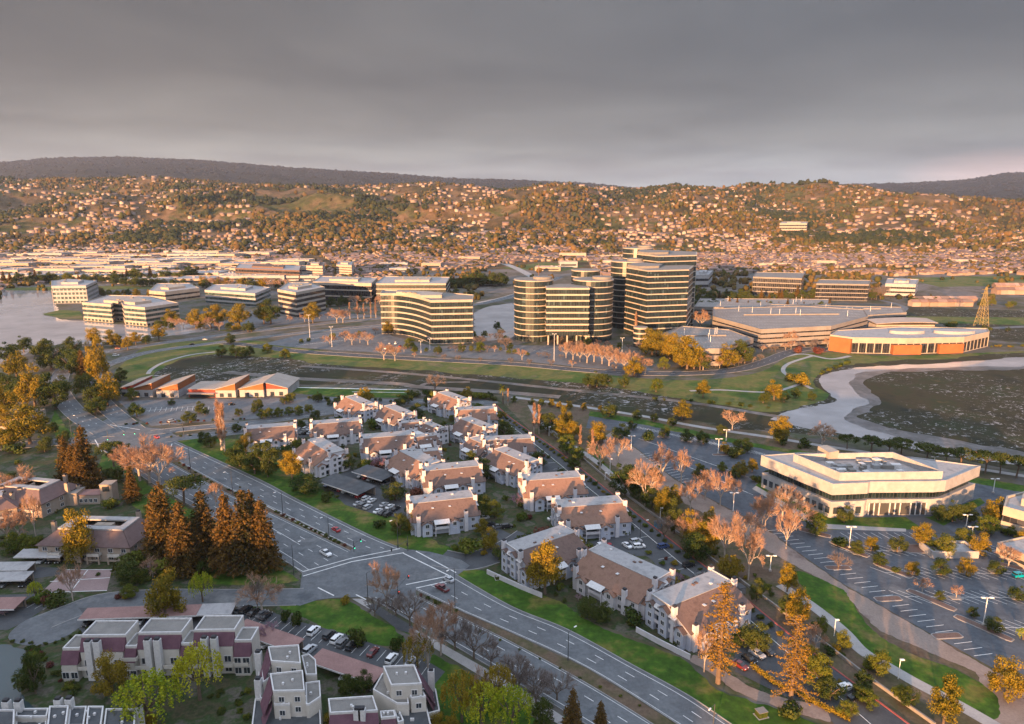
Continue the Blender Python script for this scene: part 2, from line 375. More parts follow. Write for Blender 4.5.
# ---------- vehicles
CARCOL = {'white': (.75, .75, .74), 'silver': (.42, .43, .44), 'black': (.015, .016, .018), 'grey': (.12, .125, .13), 'red': (.38, .02, .025), 'blue': (.03, .06, .16), 'dark red': (.14, .02, .02), 'teal': (.0, .30, .38)}
for k, c in CARCOL.items():
    m, nt, b = newmat('car_paint_'+k.replace(' ', '_')); b.inputs['Base Color'].default_value = (*c, 1); b.inputs['Roughness'].default_value = .3; b.inputs['Coat Weight'].default_value = .5; M['car_'+k] = m
M['car_glass'] = plain('car_glass', (.02, .025, .03), .06, spec=.8); M['tyre'] = plain('tyre_rubber', (.02, .02, .02), .9); M['rim'] = plain('alloy_rim', (.5, .5, .52), .35, .8)
M['headlamp'] = plain('headlamp_glass', (.7, .7, .68), .15); M['taillamp'] = plain('tail_lamp', (.35, .01, .01), .3)
def wheel_data():
    t = MB(); t.tube((0, -.11, 0), (0, .11, 0), .34, .34, 14); r = MB(); r.tube((0, -.125, 0), (0, .125, 0), .2, .2, 10); return t.data('tyre', M['tyre']), r.data('rim', M['rim'])
TYRE, RIM = wheel_data(); CARP = {}
def loft(mb, secs, mi=0):   # secs: list of (x, halfwidth, z0, z1)
    for i in range(len(secs)-1):
        a, b = secs[i], secs[i+1]
        for q in ([(a[0], -a[1], a[3]), (b[0], -b[1], b[3]), (b[0], b[1], b[3]), (a[0], a[1], a[3])], [(a[0], a[1], a[2]), (a[0], a[1], a[3]), (b[0], b[1], b[3]), (b[0], b[1], b[2])],
                  [(a[0], -a[1], a[3]), (a[0], -a[1], a[2]), (b[0], -b[1], b[2]), (b[0], -b[1], b[3])], [(a[0], a[1], a[2]), (b[0], b[1], b[2]), (b[0], -b[1], b[2]), (a[0], -a[1], a[2])]): mb.face(q, mi)
    for s, r in ((secs[0], 1), (secs[-1], -1)):
        q = [(s[0], -s[1], s[2]), (s[0], -s[1], s[3]), (s[0], s[1], s[3]), (s[0], s[1], s[2])]; mb.face(q[::r], mi)
def car_proto(typ, col):
    key = (typ, col)
    if key in CARP: return CARP[key]
    g, ro = MB(), MB(); b = MB(); parts = []
    if typ == 'sedan':
        loft(b, [(-2.25, .7, .35, .8), (-2.1, .85, .25, .95), (-1.2, .9, .22, 1.0), (1.0, .9, .22, .98), (2.0, .85, .25, .82), (2.25, .65, .35, .68)])
        loft(g, [(-1.65, .72, .95, 1.0), (-.95, .66, .95, 1.40), (.35, .66, .95, 1.42), (1.15, .74, .95, 1.0)]); loft(b, [(-.95, .62, 1.38, 1.46), (.35, .62, 1.40, 1.47)])
    elif typ in ('suv', 'van'):
        hz = 1.75 if typ == 'suv' else 1.95
        loft(b, [(-2.3, .78, .4, 1.05), (-2.2, .92, .3, 1.1), (-1.2, .95, .28, 1.1), (1.0, .95, .28, 1.1), (2.1, .88, .3, 1.0), (2.35, .7, .4, .85)])
        loft(g, [(-2.2, .8, 1.08, 1.15), (-1.95, .74, 1.08, hz-.06), (.5, .74, 1.08, hz-.04), (1.3, .8, 1.08, 1.15)]); loft(b, [(-2.0, .72, hz-.08, hz), (.5, .72, hz-.06, hz+.01)])
        for x in (-1.2, -.1): loft(b, [(x-.05, .80, 1.1, hz-.05), (x+.05, .80, 1.1, hz-.05)])
    else:   # pickup
        loft(b, [(-2.8, .85, .45, 1.0), (-2.7, .95, .4, 1.1), (-.9, .97, .4, 1.1)]); loft(b, [(-.9, .97, .35, 1.15), (1.2, .97, .35, 1.15), (2.5, .92, .4, 1.1), (2.75, .75, .5, .95)])
        loft(g, [(-.85, .78, 1.13, 1.78), (.4, .78, 1.13, 1.8), (1.2, .85, 1.13, 1.2)]); loft(b, [(-.88, .76, 1.76, 1.84), (.4, .76, 1.77, 1.85)])
        g.box(-1.8, 0, 1.105, 1.6, 1.6, .03)
    root = thing('parked_car', (0, 0, -500)); link('body', b.data('car_body', M['car_'+col]), root); link('windows', g.data('car_windows', M['car_glass']), root)
    for x in (-1.4, 1.4) if typ != 'pickup' else (-1.8, 1.75):
        for y in (-.84, .84):
            w = link('wheel', TYRE, root, (x, y, .33)); link('rim', RIM, w)
    fx = {'sedan': 2.12, 'suv': 2.22, 'van': 2.22, 'pickup': 2.62}[typ]
    for y in (-.6, .6):
        hl = MB().box(0, 0, 0, .22, .3, .14); link('headlight', hl.data('headlight', M['headlamp']), root, (fx+.03, y, .72)); tl = MB().box(0, 0, 0, .16, .24, .16); link('tail_light', tl.data('tail_light', M['taillamp']), root, (-fx-.0, y, .8))
    CARP[key] = root; return root
CARUSED = set()
def car(x, y, rz, typ='sedan', col='white', group='cars parked in the car parks', label=None, name='parked_car', z=.08):
    p = car_proto(typ, col)
    if (typ, col) in CARUSED: o = copy_tree(p)
    else: o = p; CARUSED.add((typ, col))
    kids = KIDS.pop(o.name, []); o.name = name; KIDS[o.name] = kids; o.location = (x, y, z); o.rotation_euler[2] = rz
    word = {'sedan': 'saloon car', 'suv': 'tall estate car', 'van': 'van', 'pickup': 'pickup truck'}[typ]
    o.scale = (1.02,)*3
    return tag(o, label or f'{col} {word}', 'truck' if typ == 'pickup' else 'van' if typ == 'van' else 'car', group, label is None)
def rcol(): return random.choice(['white', 'white', 'silver', 'black', 'grey', 'black', 'grey', 'red', 'blue', 'silver', 'white'])

# ---------- street furniture
M['pole'] = plain('grey_pole', (.30, .30, .30), .5, .3); M['pole_dark'] = plain('dark_pole', (.08, .085, .09), .5, .3); M['lamp'] = plain('lamp_head', (.8, .8, .78), .4)
M['sig_green'] = plain('green_signal', (.02, .5, .3), .4, emit=((.05, 1, .5), 2)); M['sig_red'] = plain('red_signal', (.5, .03, .02), .4, emit=((1, .08, .04), 2)); M['sig_body'] = plain('signal_body', (.03, .03, .03), .6)
def lot_lamp(px, yb, yt, dbl=True, label=None):
    x, y = G(px, yb); h = height_at(px, yb, yt); o = thing('car_park_lamp', (x, y), 0, label or 'white car park lamp', 'street lamp', 'tall white lamps over the car parks', label is None)
    MB().tube((0, 0, 0), (0, 0, h), .16, .12, 6).build('pole', M['lamp'], o)
    MB().prism([(-.4, -.4), (.4, -.4), (.4, .4), (-.4, .4)], 0, .7).build('footing', M['concrete'], o)
    for s in ((-1, 1) if dbl else (1,)):
        MB().tube((0, 0, h), (s*1.0, 0, h+.1), .07).build('arm', M['lamp'], o); MB().box(s*1.3, 0, h+.12, 1.1, .6, .24).build('lamp_head', M['lamp'], o)
    return o
def path_lamp(px, yb, yt):
    x, y = G(px, yb); h = height_at(px, yb, yt); o = thing('path_lamp', (x, y), 0, 'white path lamp', 'street lamp', 'lamps beside the footpath', True)
    MB().tube((0, 0, 0), (0, 0, h), .12, .09, 6).build('pole', M['lamp'], o); MB().prism([(-.1, -.3), (1.0, -.25), (1.0, .25), (-.1, .3)], h-.05, h+.2).build('lamp_head', M['lamp'], o)
def road_lamp(px, yb, yt, ang):
    x, y = G(px, yb); h = height_at(px, yb, yt); o = thing('street_lamp', (x, y), ang, 'slim grey street lamp', 'street lamp', 'street lamps along the highway', True)
    MB().tube((0, 0, 0), (0, 0, h), .16, .09, 6).build('pole', M['pole_dark'], o); MB().tube((0, 0, h-.05), (2.6, 0, h+.35), .07, .05, 5).build('arm', M['pole_dark'], o); MB().box(2.9, 0, h+.36, 1.0, .36, .14).build('lamp_head', M['lamp'], o)
def signal(px, yb, yt, ang, L, label, heads=(1.0, .6), c='sig_green'):
    x, y = G(px, yb); h = height_at(px, yb, yt); o = thing('traffic_signal', (x, y), ang, label, 'traffic light', 'traffic signals at the crossroads')
    MB().tube((0, 0, 0), (0, 0, h), .15, .1, 7).build('pole', M['pole_dark'], o); MB().tube((0, 0, h*.72), (L, 0, h*.8), .09, .06, 6).build('mast_arm', M['pole_dark'], o)
    for f in heads+(0,):
        hx, hz = L*f, h*.72+h*.08*f-.3 if f else h*.45
        s = MB().box(hx, -.14 if f else -.3, hz, .42, .3, 1.15).build('signal_head', M['sig_body'], o)
        for k, mm in enumerate(('sig_red', 'sig_body', 'sig_green')):
            if mm == c or mm == 'sig_body': MB().tube((hx, (-.30 if f else -.46), hz+.35-.35*k), (hx, (-.34 if f else -.5), hz+.35-.35*k), .13, .13, 8).build('lens', M[mm], s)
# ---------- building materials
M['siding'] = pm('blue_grey_siding', [(.38, .41, .49), (.48, .51, .59)], .4, .8, world=False, fine=(4, .08))
M['siding_pale'] = pm('pale_siding', [(.52, .51, .54), (.62, .60, .62)], .4, .8, world=False, fine=(4, .08))
M['trim'] = plain('white_trim', (.58, .565, .55), .7)
M['roof_brown'] = pm('brown_shingle', [(.13, .085, .07), (.18, .12, .10), (.15, .10, .08)], .5, .9, world=False, fine=(6, .3), bump=.2)
M['roof_russet'] = pm('russet_shingle', [(.20, .115, .08), (.27, .16, .115), (.23, .13, .095)], .5, .9, world=False, fine=(6, .3), bump=.2)
M['roof_white'] = pm('white_membrane', [(.30, .29, .29), (.37, .36, .355), (.25, .245, .245)], .25, .8, world=False, fine=(2, .12))
M['roof_grey'] = pm('grey_gravel_roof', [(.19, .18, .165), (.25, .235, .215)], .3, .9, world=False, fine=(3, .15))
M['roof_dark'] = pm('dark_flat_roof', [(.06, .065, .07), (.10, .105, .11)], .3, .8, world=False, fine=(3, .15))
M['pane'] = plain('window_glass', (.03, .04, .05), .07, spec=.9); M['cap'] = plain('chimney_cap', (.03, .03, .035), .6)
M['stucco'] = pm('cream_stucco', [(.50, .46, .40), (.60, .56, .50)], .3, .85, world=False, fine=(3, .1))
M['tan'] = pm('tan_stucco', [(.30, .24, .19), (.38, .31, .25)], .3, .85, world=False, fine=(3, .1))
M['purple'] = pm('purple_shingle', [(.115, .055, .075), (.155, .078, .10)], .6, .85, world=False, fine=(6, .2))
M['dkshingle'] = pm('dark_mauve_shingle', [(.13, .085, .08), (.18, .12, .11)], .5, .85, world=False, fine=(6, .2))
M['office_white'] = pm('white_cladding', [(.29, .285, .285), (.38, .375, .375), (.33, .32, .32)], .12, .75, world=False, fine=(.7, .16), detail=8)
M['office_cream'] = pm('cream_cladding', [(.33, .285, .24), (.42, .37, .31)], .15, .75, world=False, fine=(1.5, .08))
M['band_gold'] = pm('pale_spandrel', [(.36, .30, .24), (.42, .36, .29)], .15, .5, world=False)
M['conc_pale'] = pm('garage_concrete', [(.22, .20, .185), (.28, .26, .24)], .1, .85, world=False, fine=(.8, .15))
M['orange'] = pm('orange_wall', [(.27, .095, .035), (.33, .12, .045)], .2, .8, world=False)
M['red_wall'] = pm('red_metal_wall', [(.24, .045, .03), (.31, .06, .04)], .2, .7, world=False)
M['beige_roof'] = pm('beige_metal_roof', [(.30, .25, .21), (.38, .32, .27)], .2, .6, world=False)
M['pink_roof'] = pm('pink_carport_roof', [(.25, .145, .13), (.31, .185, .165)], .25, .8, world=False, fine=(2, .15))
M['tile'] = pm('tile_roof', [(.22, .12, .09), (.30, .18, .14)], .3, .85, world=False)
M['g_tower'] = glassmat('tower_glass', (.006, .012, .013), (.016, .03, .032), 1.5, 5.2, rough=.24)
M['g_green'] = glassmat('office_glass', (.015, .03, .03), (.05, .085, .085), 2.4, 4)
M['g_dark'] = glassmat('dark_office_glass', (.012, .014, .016), (.03, .03, .035), 2.4, 4)
M['warmwin'] = plain('lit_window', (.4, .25, .12), .4, emit=((1, .55, .2), 1.2))
WIN = {}
def window(parent, x, y, z, rz, w=1.3, h=1.5, lit=False):
    k = (w, h)
    if k not in WIN:
        f = MB(); t = .14
        for q in ((0, h/2+t/2, w+2*t, t), (0, -h/2-t/2, w+2*t, t), (-w/2-t/2, 0, t, h), (w/2+t/2, 0, t, h), (0, 0, .07, h)): f.box(q[0], -.05, q[1], q[2], .1, q[3])
        p = MB().box(0, -.015, 0, w, .03, h); WIN[k] = (f.data('window_frame', M['trim']), p.data('pane', M['pane']))
    f, p = WIN[k]; o = link('window', f, parent, (x, y, z), rz); link('pane', p, o); return o
def chimney(parent, x, y, z0, z1, w=1.5, wall='siding_pale'):
    o = MB().box(0, 0, (z0+z1)/2, w, w*.8, z1-z0).build('chimney', M[wall], parent, (x, y, 0)); MB().box(0, 0, z1+.3, w*.72, w*.6, .6).build('chimney_cap', M['cap'], o); return o

# ---------- three storey townhouse block: ridge along local x, shingle slope facing -y, white deck on top
def townhouse(px, py, ang, L=22, W=17, roof='roof_brown', wall='siding', label=None, h=1.0):
    x, y = G(px, py); o = thing('townhouse', (x, y), R(ang), label, 'townhouse', 'townhouses of the waterside neighbourhood'); l, w = L/2, W/2
    e, d, b = 6.0*h, 10.2*h, 8.2*h     # eave, deck, back eave
    yd0, yd1 = -w*.12, w*.72
    sec = [(-w, 0), (-w, e), (yd0, d-.3), (yd1, d-.3), (w, b-.3), (w, 0)]
    m = MB()
    for s in (-1, 1):
        q = [(s*l, a, z) for a, z in sec]; m.face(q if s < 0 else q[::-1])
    m.face([(-l, -w, 0), (l, -w, 0), (l, -w, e), (-l, -w, e)]); m.face([(l, w, 0), (-l, w, 0), (-l, w, b), (l, w, b)])
    m.build('walls', M[wall], o)
    rf = MB(); ov = .5; sl = (d-e)/(w+yd0)
    rf.slab([(-l-.4, -w-ov, e-ov*sl), (l+.4, -w-ov, e-ov*sl), (l+.4, yd0, d-.3), (-l-.4, yd0, d-.3)], .25); rf.slab([(-l-.4, yd1, d-.3), (l+.4, yd1, d-.3), (l+.4, w+.3, b-.35), (-l-.4, w+.3, b-.35)], .22)
    r = rf.build('roof', M[roof], o)
    for i in range(2): MB().box(rv(-l*.5, l*.5), -w*.45, e+sl*w*.55+.22, .9, 1.3, .14).build('skylight', M['trim'], r)
    dk = MB(); dk.box(0, (yd0+yd1)/2, d-.05, L+.6, yd1-yd0+.1, .3); D = dk.build('roof_deck', M['roof_white'], o)
    for s in (-1, 1): MB().box(s*(l+.2), (yd0+yd1)/2, d+.22, .22, yd1-yd0+.1, .3).build('parapet', M['trim'], D)
    for i in range(3): MB().box(rv(-l*.8, l*.8), rv(yd0+1, yd1-1), d+.25, rv(.5, 1.1), rv(.5, 1), .35).build('roof_vent', M['roof_brown' if i else 'trim'], D)
    for cx, cy, z1 in ((-l-.5, -w*.35, d+1.2), (l+.5, -w*.2, d+1.4), (-l-.5, w*.75, d+1.0), (l+.5, w*.8, d+1.0), (-l*.88, -w-.3, e+2.4), (l*.62, -w-.3, e+2.4)): chimney(o, cx, cy, 0, z1, 1.5)
    # stepped gabled bays on both gable ends and on the back
    def bay(cx, cy, rz, bw, bd, bh, n):
        f = MB(); c_, s_ = math.cos(rz), math.sin(rz)
        def T(a, b_, z): return (cx+c_*a-s_*b_, cy+s_*a+c_*b_, z)
        hw = bw/2; f.hexa([T(-hw, -bd, 0), T(hw, -bd, 0), T(hw, .3, 0), T(-hw, .3, 0), T(-hw, -bd, bh), T(hw, -bd, bh), T(hw, .3, bh), T(-hw, .3, bh)])
        f.face([T(-hw, -bd, bh), T(hw, -bd, bh), T(0, -bd, bh+hw*.6)]); B = f.build('bay', M[wall], o)
        g = MB(); k = .35
        g.slab([T(-hw-k, -bd-k, bh-.2), T(0, -bd-k, bh+hw*.6), T(0, .6, bh+hw*.6), T(-hw-k, .6, bh-.2)], .18); g.slab([T(0, -bd-k, bh+hw*.6), T(hw+k, -bd-k, bh-.2), T(hw+k, .6, bh-.2), T(0, .6, bh+hw*.6)], .18)
        g.build('bay_roof', M[roof], B)
        for i in range(n): p = T(0, -bd, 1.6+2.75*i); window(B, p[0], p[1], p[2], rz, 1.25, 1.35)
    for s in (-1, 1):
        rz = PI/2 if s > 0 else -PI/2
        for cy, bh, n in ((-w*.66, 5.4*h, 2), (w*.05, 8.6*h, 3), (w*.62, 7.6*h, 3)): bay(s*l, cy, rz, 3.4, 1.3, bh, n)
        for cy in (-w*.32, w*.34):   # recessed balconies between the bays
            for k in (2.8, 5.6): bb = MB().box(s*(l+.55), cy, k, 1.1, 2.5, .15).box(s*(l+1.05), cy, k+.53, .1, 2.5, .95).build('balcony', M['siding_pale'], o)
            for k in (1.3, 4.0, 6.7 if cy > -w*.3 else 4.0): MB().box(s*(l+.03), cy, k, .06, 1.9, 1.9).build('glass_door', M['pane'], bb)
            MB().slab([(s*(l+.05), cy-1.4, 8.3*h), (s*(l+1.5), cy-1.4, 7.7*h), (s*(l+1.5), cy+1.4, 7.7*h), (s*(l+.05), cy+1.4, 8.3*h)], .1).build('awning', M['trim'], o)
    for cx in (-l*.62, l*.24): bay(cx, -w, 0, 3.8, 1.7, 5.0*h, 2)
    # slope side: balcony with white awning, stairs, windows
    for cx in (-l*.16,):
        q = MB(); q.box(cx, -w-1.1, 2.9, 5.6, 2.2, .2); q.box(cx, -w-2.15, 3.4, 5.6, .12, 1.0)
        for s in (-1, 1): q.box(cx+s*2.7, -w-1.1, 3.4, .12, 2.1, 1.0); q.box(cx+s*2.6, -w-2.05, 2.6, .3, .3, 5.2)
        bb = q.build('balcony', M['siding_pale'], o); MB().box(cx, -w-.04, 4.1, 4.2, .08, 2.0).build('glass_door', M['pane'], bb)
        MB().slab([(cx-3, -w-.1, 6.0), (cx+3, -w-.1, 6.0), (cx+3, -w-2.9, 5.2), (cx-3, -w-2.9, 5.2)], .15).build('awning', M['trim'], o)
        MB().hexa([(cx+3, -w-1.9, 0), (cx+7, -w-1.9, 0), (cx+7, -w-.4, 0), (cx+3, -w-.4, 0), (cx+3, -w-1.9, 3.8), (cx+7, -w-1.9, 1.0), (cx+7, -w-.4, 1.0), (cx+3, -w-.4, 3.8)]).build('stairs', M[wall], o)
    for cx in (-l*.88, -l*.38, l*.47, l*.85):
        for z in (1.6, 4.4): window(o, cx, -w, z, 0, 1.2, 1.2)
    for cx in (-l*.75, -l*.3, l*.15, l*.6):
        for z in (1.6, 4.4, 6.6): window(o, cx, w, z, PI, 1.2, 1.2)
    return o

# ---------- office blocks with glass floors and pale bands
def office(name, label, poly, h, n, glass='g_green', band='office_white', frac=.42, roof='roof_white', cat='office building', proud=.25, plant=True, group=None, foot=None, base=0.0, crown=1.0):
    poly = ccw(poly); cx = sum(p[0] for p in poly)/len(poly); cy = sum(p[1] for p in poly)/len(poly); P = [(a-cx, b-cy) for a, b in poly]
    o = thing(name, (cx, cy), 0, label, cat, group, auto=False); fh = (h-base)/n
    MB().prism(P, base, h-.4, 0, uv=True).build('glazing', M[glass], o)
    Q = offset(P, proud)
    for i in range(n):
        z = base+fh*(i+1); t = fh*frac
        if i == n-1: t *= crown; z = h
        MB().prism(Q, z-t, z-.01 if i < n-1 else h, 0).build('floor_band', M[band], o)
    if frac < .5: MB().prism(Q, base, base+.5, 0).build('plinth', M[band], o)
    I = offset(P, -1.0); rf = MB().prism(I, h+.01, h+.12).build('roof', M[roof], o)
    pz = MB(); n_ = len(Q); J = offset(P, -.4)
    for i in range(n_):
        a, b, c, d = Q[i], Q[(i+1) % n_], J[(i+1) % n_], J[i]; pz.hexa([(a[0], a[1], h), (b[0], b[1], h), (c[0], c[1], h), (d[0], d[1], h), (a[0], a[1], h+.8), (b[0], b[1], h+.8), (c[0], c[1], h+.8), (d[0], d[1], h+.8)])
    pz.build('parapet', M[band], o)
    if plant:
        K = [(a*.5, b*.5) for a, b in P]; MB().prism(K, h+.1, h+3.0).build('plant_room', M[band], rf)
        for i in range(4): a, b = random.choice(K); MB().box(a*rv(.2, .9), b*rv(.2, .9), h+3.5, rv(1.5, 4), rv(1.5, 3), 1).build('roof_unit', M['roof_grey'], rf)
    return o
def piers(o, poly, z0, z1, step=4.5, w=1.0, mat='office_white', skip=0):
    """vertical piers between ground floor windows"""
    poly = ccw(poly); cx, cy = o.location.x, o.location.y; m = MB(); Q = offset([(a-cx, b-cy) for a, b in poly], .12)
    for i in range(len(Q)):
        a, b = Vector(Q[i]), Vector(Q[(i+1) % len(Q)]); L = (b-a).length; k = max(1, int(L/step)); rz = math.atan2(b.y-a.y, b.x-a.x)
        for j in range(k+1): p = a.lerp(b, j/k); m.box(p.x, p.y, (z0+z1)/2, w, .3, z1-z0, rz)
    return m.build('piers', M[mat], o)
def lowblock(px, py, ang, L, W, h, wall='office_white', roof='roof_white', label='low white warehouse', cat='warehouse', name='warehouse', group='warehouses and works on the plain', loc=None, auto=True, win=True):
    x, y = G(px, py) if loc is None else loc[:2]; o = thing(name, (x, y, loc[2] if loc and len(loc) > 2 else 0), R(ang), label, cat, group, auto)
    MB().box(0, 0, h/2, L, W, h).build('walls', M[wall], o); rf = MB().box(0, 0, h+.1, L-1, W-1, .2).build('roof', M[roof], o)
    pz = MB()
    for s in (-1, 1): pz.box(0, s*(W/2-.15), h+.4, L, .4, .8); pz.box(s*(L/2-.15), 0, h+.4, .4, W-.8, .8)
    pz.build('parapet', M[wall], o)
    for i in range(int(L/22)+1): MB().box(rv(-L*.4, L*.4), rv(-W*.3, W*.3), h+.9, rv(2, 5), rv(2, 4), 1.5).build('roof_unit', M[random.choice(['roof_grey', 'office_white'])], rf)
    if win:
        for s in (-1, 1): MB().box(0, s*(W/2+.03), h*.45, L*.86, .06, h*.28).build('window_strip', M['pane'], o)
        MB().box(-(L/2+.03), 0, h*.45, .06, W*.8, h*.28).build('window_strip', M['pane'], o)
    return o

# ---------- stepped flats with mansards (lower left)
def flats_module(o, x, y, W, D, h, side=-1, mans=True, windows=True, wall='stucco', mat='purple', rf='roof_grey'):
    m = MB().box(x, y, h/2, W, D, h).build('walls', M[wall], o); MB().box(x, y, h+.05, W-.6, D-.6, .1).build('roof', M[rf], m)
    pz = MB()
    for s in (-1, 1): pz.box(x, y+s*(D/2-.15), h+.25, W, .35, .55); pz.box(x+s*(W/2-.15), y, h+.25, .35, D-.7, .55)
    pz.build('parapet', M['trim'], m); f = y-D/2
    if mans:
        q = MB(); z0, z1 = h-3.4, h-.3; q.hexa([(x-W/2, f-1.9, z0), (x+W/2, f-1.9, z0), (x+W/2, f-.02, z0), (x-W/2, f-.02, z0), (x-W/2, f-.35, z1), (x+W/2, f-.35, z1), (x+W/2, f-.02, z1), (x-W/2, f-.02, z1)]); q.build('mansard', M[mat], m)
        MB().box(x, f-1.0, z0/2-.1, W-.6, 1.8, z0-.2).build('bay', M[wall], m)
        if windows:
            nx = max(2, int(W/3.2))
            for i in range(nx):
                for z in ([1.7, 4.6] if z0 > 5.5 else [1.9]):
                    if z+1 < z0: window(m, x-W/2+W*(i+.5)/nx, f-1.9, z, 0, 1.7, 1.8)
    elif windows:
        for i in range(max(1, int(W/4))): window(m, x-W/2+W*(i+.5)/max(1, int(W/4)), f, h*.5, 0, 1.5, 1.6)
    return m
def balcony(o, x, y, z, w=3.2, d=1.4, rz=0):
    b = MB(); b.box(0, -d/2, 0, w, d, .18); b.box(0, -d+.06, .55, w, .1, .9)
    for s in (-1, 1): b.box(s*(w/2-.05), -d/2, .55, .1, d-.2, .9)
    return b.build('balcony', M['stucco'], o, (x, y, z), rz)
def carport(A, B, depth, label, mat, cars=6, h=2.8, side=1, fill=.8, group='covered parking roofs'):
    """roof on posts from A to B (ground points); cars parked side by side underneath"""
    A, B = Vector(A), Vector(B); L = (B-A).length; a = math.atan2(B.y-A.y, B.x-A.x); c = (A+B)/2; o = thing('carport', (c.x, c.y), a, label, 'carport', group)
    MB().slab([(-L/2, -depth/2, h), (L/2, -depth/2, h), (L/2, depth/2, h+.4), (-L/2, depth/2, h+.4)], .22).build('roof', M[mat], o)
    fz = MB().box(0, -depth/2-.06, h+.05, L+.1, .1, .45).build('fascia', M['trim'], o)
    k = max(2, int(L/5.6))
    for i in range(k+1): MB().tube((-L/2+.4+(L-.8)*i/k, depth*.3, 0), (-L/2+.4+(L-.8)*i/k, depth*.3, h+.2), .12).build('post', M['pole_dark'], o)
    MB().box(0, depth*.42, h*.5, L-.5, .15, h-.5).build('back_screen', M['tan'], o)
    n = int(L/2.9)
    for i in range(n):
        if random.random() < fill:
            lx = -L/2+L*(i+.5)/n; q = Vector((c.x+math.cos(a)*lx+math.sin(a)*.6, c.y+math.sin(a)*lx-math.cos(a)*.6)); car(q.x, q.y, a-PI/2+rv(-.03, .03), random.choice(['sedan', 'suv', 'sedan']), rcol(), 'cars under the carports')
    return o
# ---------- terrain
from mathutils import noise as mn
def interp(x, xs, ys): return float(np.interp(x, xs, ys))
AX = [-600, 0, 150, 250, 330, 430, 500, 600, 700, 780, 850, 900, 960, 1024, 1600]; AY = [186, 181, 180, 185, 188, 185, 191, 189, 188, 187, 187, 193, 200, 204, 206]
BX = [-600, 0, 60, 120, 200, 300, 400, 450, 520, 600, 650, 700, 770, 850, 900, 960, 1000, 1024, 1600]; BY = [160, 163, 158, 157, 160, 168, 174, 178, 180, 184, 190, 190, 186, 184, 183, 180, 173, 172, 165]
def slope_of(py): b = (362-py)/F; return (-SP+b*CP)/(CP+b*SP)
def sst(t): t = max(0., min(1., t)); return t*t*(3-2*t)
def hz(x, y):
    if y < 1750: return 0.0
    px = 512+F*x/y/CP*1.0
    D = 4100; hA = H+D*slope_of(interp(px, AX, AY))
    s = sst((y-1750)/(D-1750))*.5+.5*max(0, min(1, (y-1750)/(D-1750)))**1.5
    v = Vector((x/420, y/420, 3)); n = mn.fractal(v, 1.0, 2.1, 5)
    rid = 1-abs(mn.noise(Vector((x/800+9, y/430, 1))))*2
    if y <= D: return max(0, hA*s+(n*80+rid*120-45)*min(1, s*2.2)*(1 if y < 2700 else 1-.9*(y-2700)/(D-2700)))
    hB = H+9800*slope_of(interp(px, BX, BY)); t = sst((y-D)/(9800-D))
    dip = math.sin(PI*min(1, (y-D)/(9800-D)))*90
    if y > 9800: return max(0, hB*(1-.5*sst((y-9800)/5000)))
    return hA*(1-t)+hB*t-dip+(n*60+rid*40-30)*(1-abs(2*t-1))+(n*9+rid*8-3)*(1-t)+mn.noise(Vector((x/150, y/300, 0)))*12*t
def terrain():
    ys = [1400+100*(i/12) for i in range(12)]+list(1500*np.exp(np.linspace(0, math.log(15000/1500), 230))); us = np.linspace(-1.15, 1.15, 420)
    v = []; f = []
    for y in ys:
        for u in us: v.append((u*y, y, hz(u*y, y)))
    n = len(us)
    for i in range(len(ys)-1):
        for j in range(n-1): f.append((i*n+j, i*n+j+1, (i+1)*n+j+1, (i+1)*n+j))
    me = bpy.data.meshes.new('hills'); me.from_pydata(v, [], f); me.polygons.foreach_set('use_smooth', [True]*len(f))
    m, nt, b = newmat('hillside'); co = coord(nt, True)
    a = noise(nt, co, .0022, 6, .62); c = ramp(nt, a, [(.36, (.04, .045, .018)), (.45, (.11, .08, .04)), (.52, (.20, .13, .075)), (.57, (.07, .08, .025)), (.66, (.25, .16, .095))])
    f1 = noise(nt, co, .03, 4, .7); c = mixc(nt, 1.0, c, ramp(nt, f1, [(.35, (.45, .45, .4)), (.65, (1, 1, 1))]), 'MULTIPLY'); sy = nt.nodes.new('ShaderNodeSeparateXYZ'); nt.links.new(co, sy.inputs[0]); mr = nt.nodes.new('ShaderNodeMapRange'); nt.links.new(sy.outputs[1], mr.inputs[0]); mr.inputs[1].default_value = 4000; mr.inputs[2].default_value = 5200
    c = mixc(nt, mr.outputs[0], c, (.014, .018, .016)); nt.links.new(c, b.inputs['Base Color']); b.inputs['Roughness'].default_value = 1; b.inputs['Specular IOR Level'].default_value = .05  # far forest ground, darkened to carry the ridge's shade and haze in its colour
    bp = nt.nodes.new('ShaderNodeBump'); bp.inputs['Strength'].default_value = .6; bp.inputs['Distance'].default_value = 12; nt.links.new(noise(nt, co, .02, 5, .7), bp.inputs['Height']); nt.links.new(bp.outputs[0], b.inputs['Normal'])
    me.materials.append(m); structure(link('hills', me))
terrain()
def resample(p, n):
    L = [0]
    for i in range(1, len(p)): L.append(L[-1]+math.dist(p[i], p[i-1]))
    return [(float(np.interp(L[-1]*k/n, L, [q[0] for q in p])), float(np.interp(L[-1]*k/n, L, [q[1] for q in p]))) for k in range(n+1)], L[-1]
ZN = [0]
def zz(z): ZN[0] += 1; return z+ZN[0]*.0004
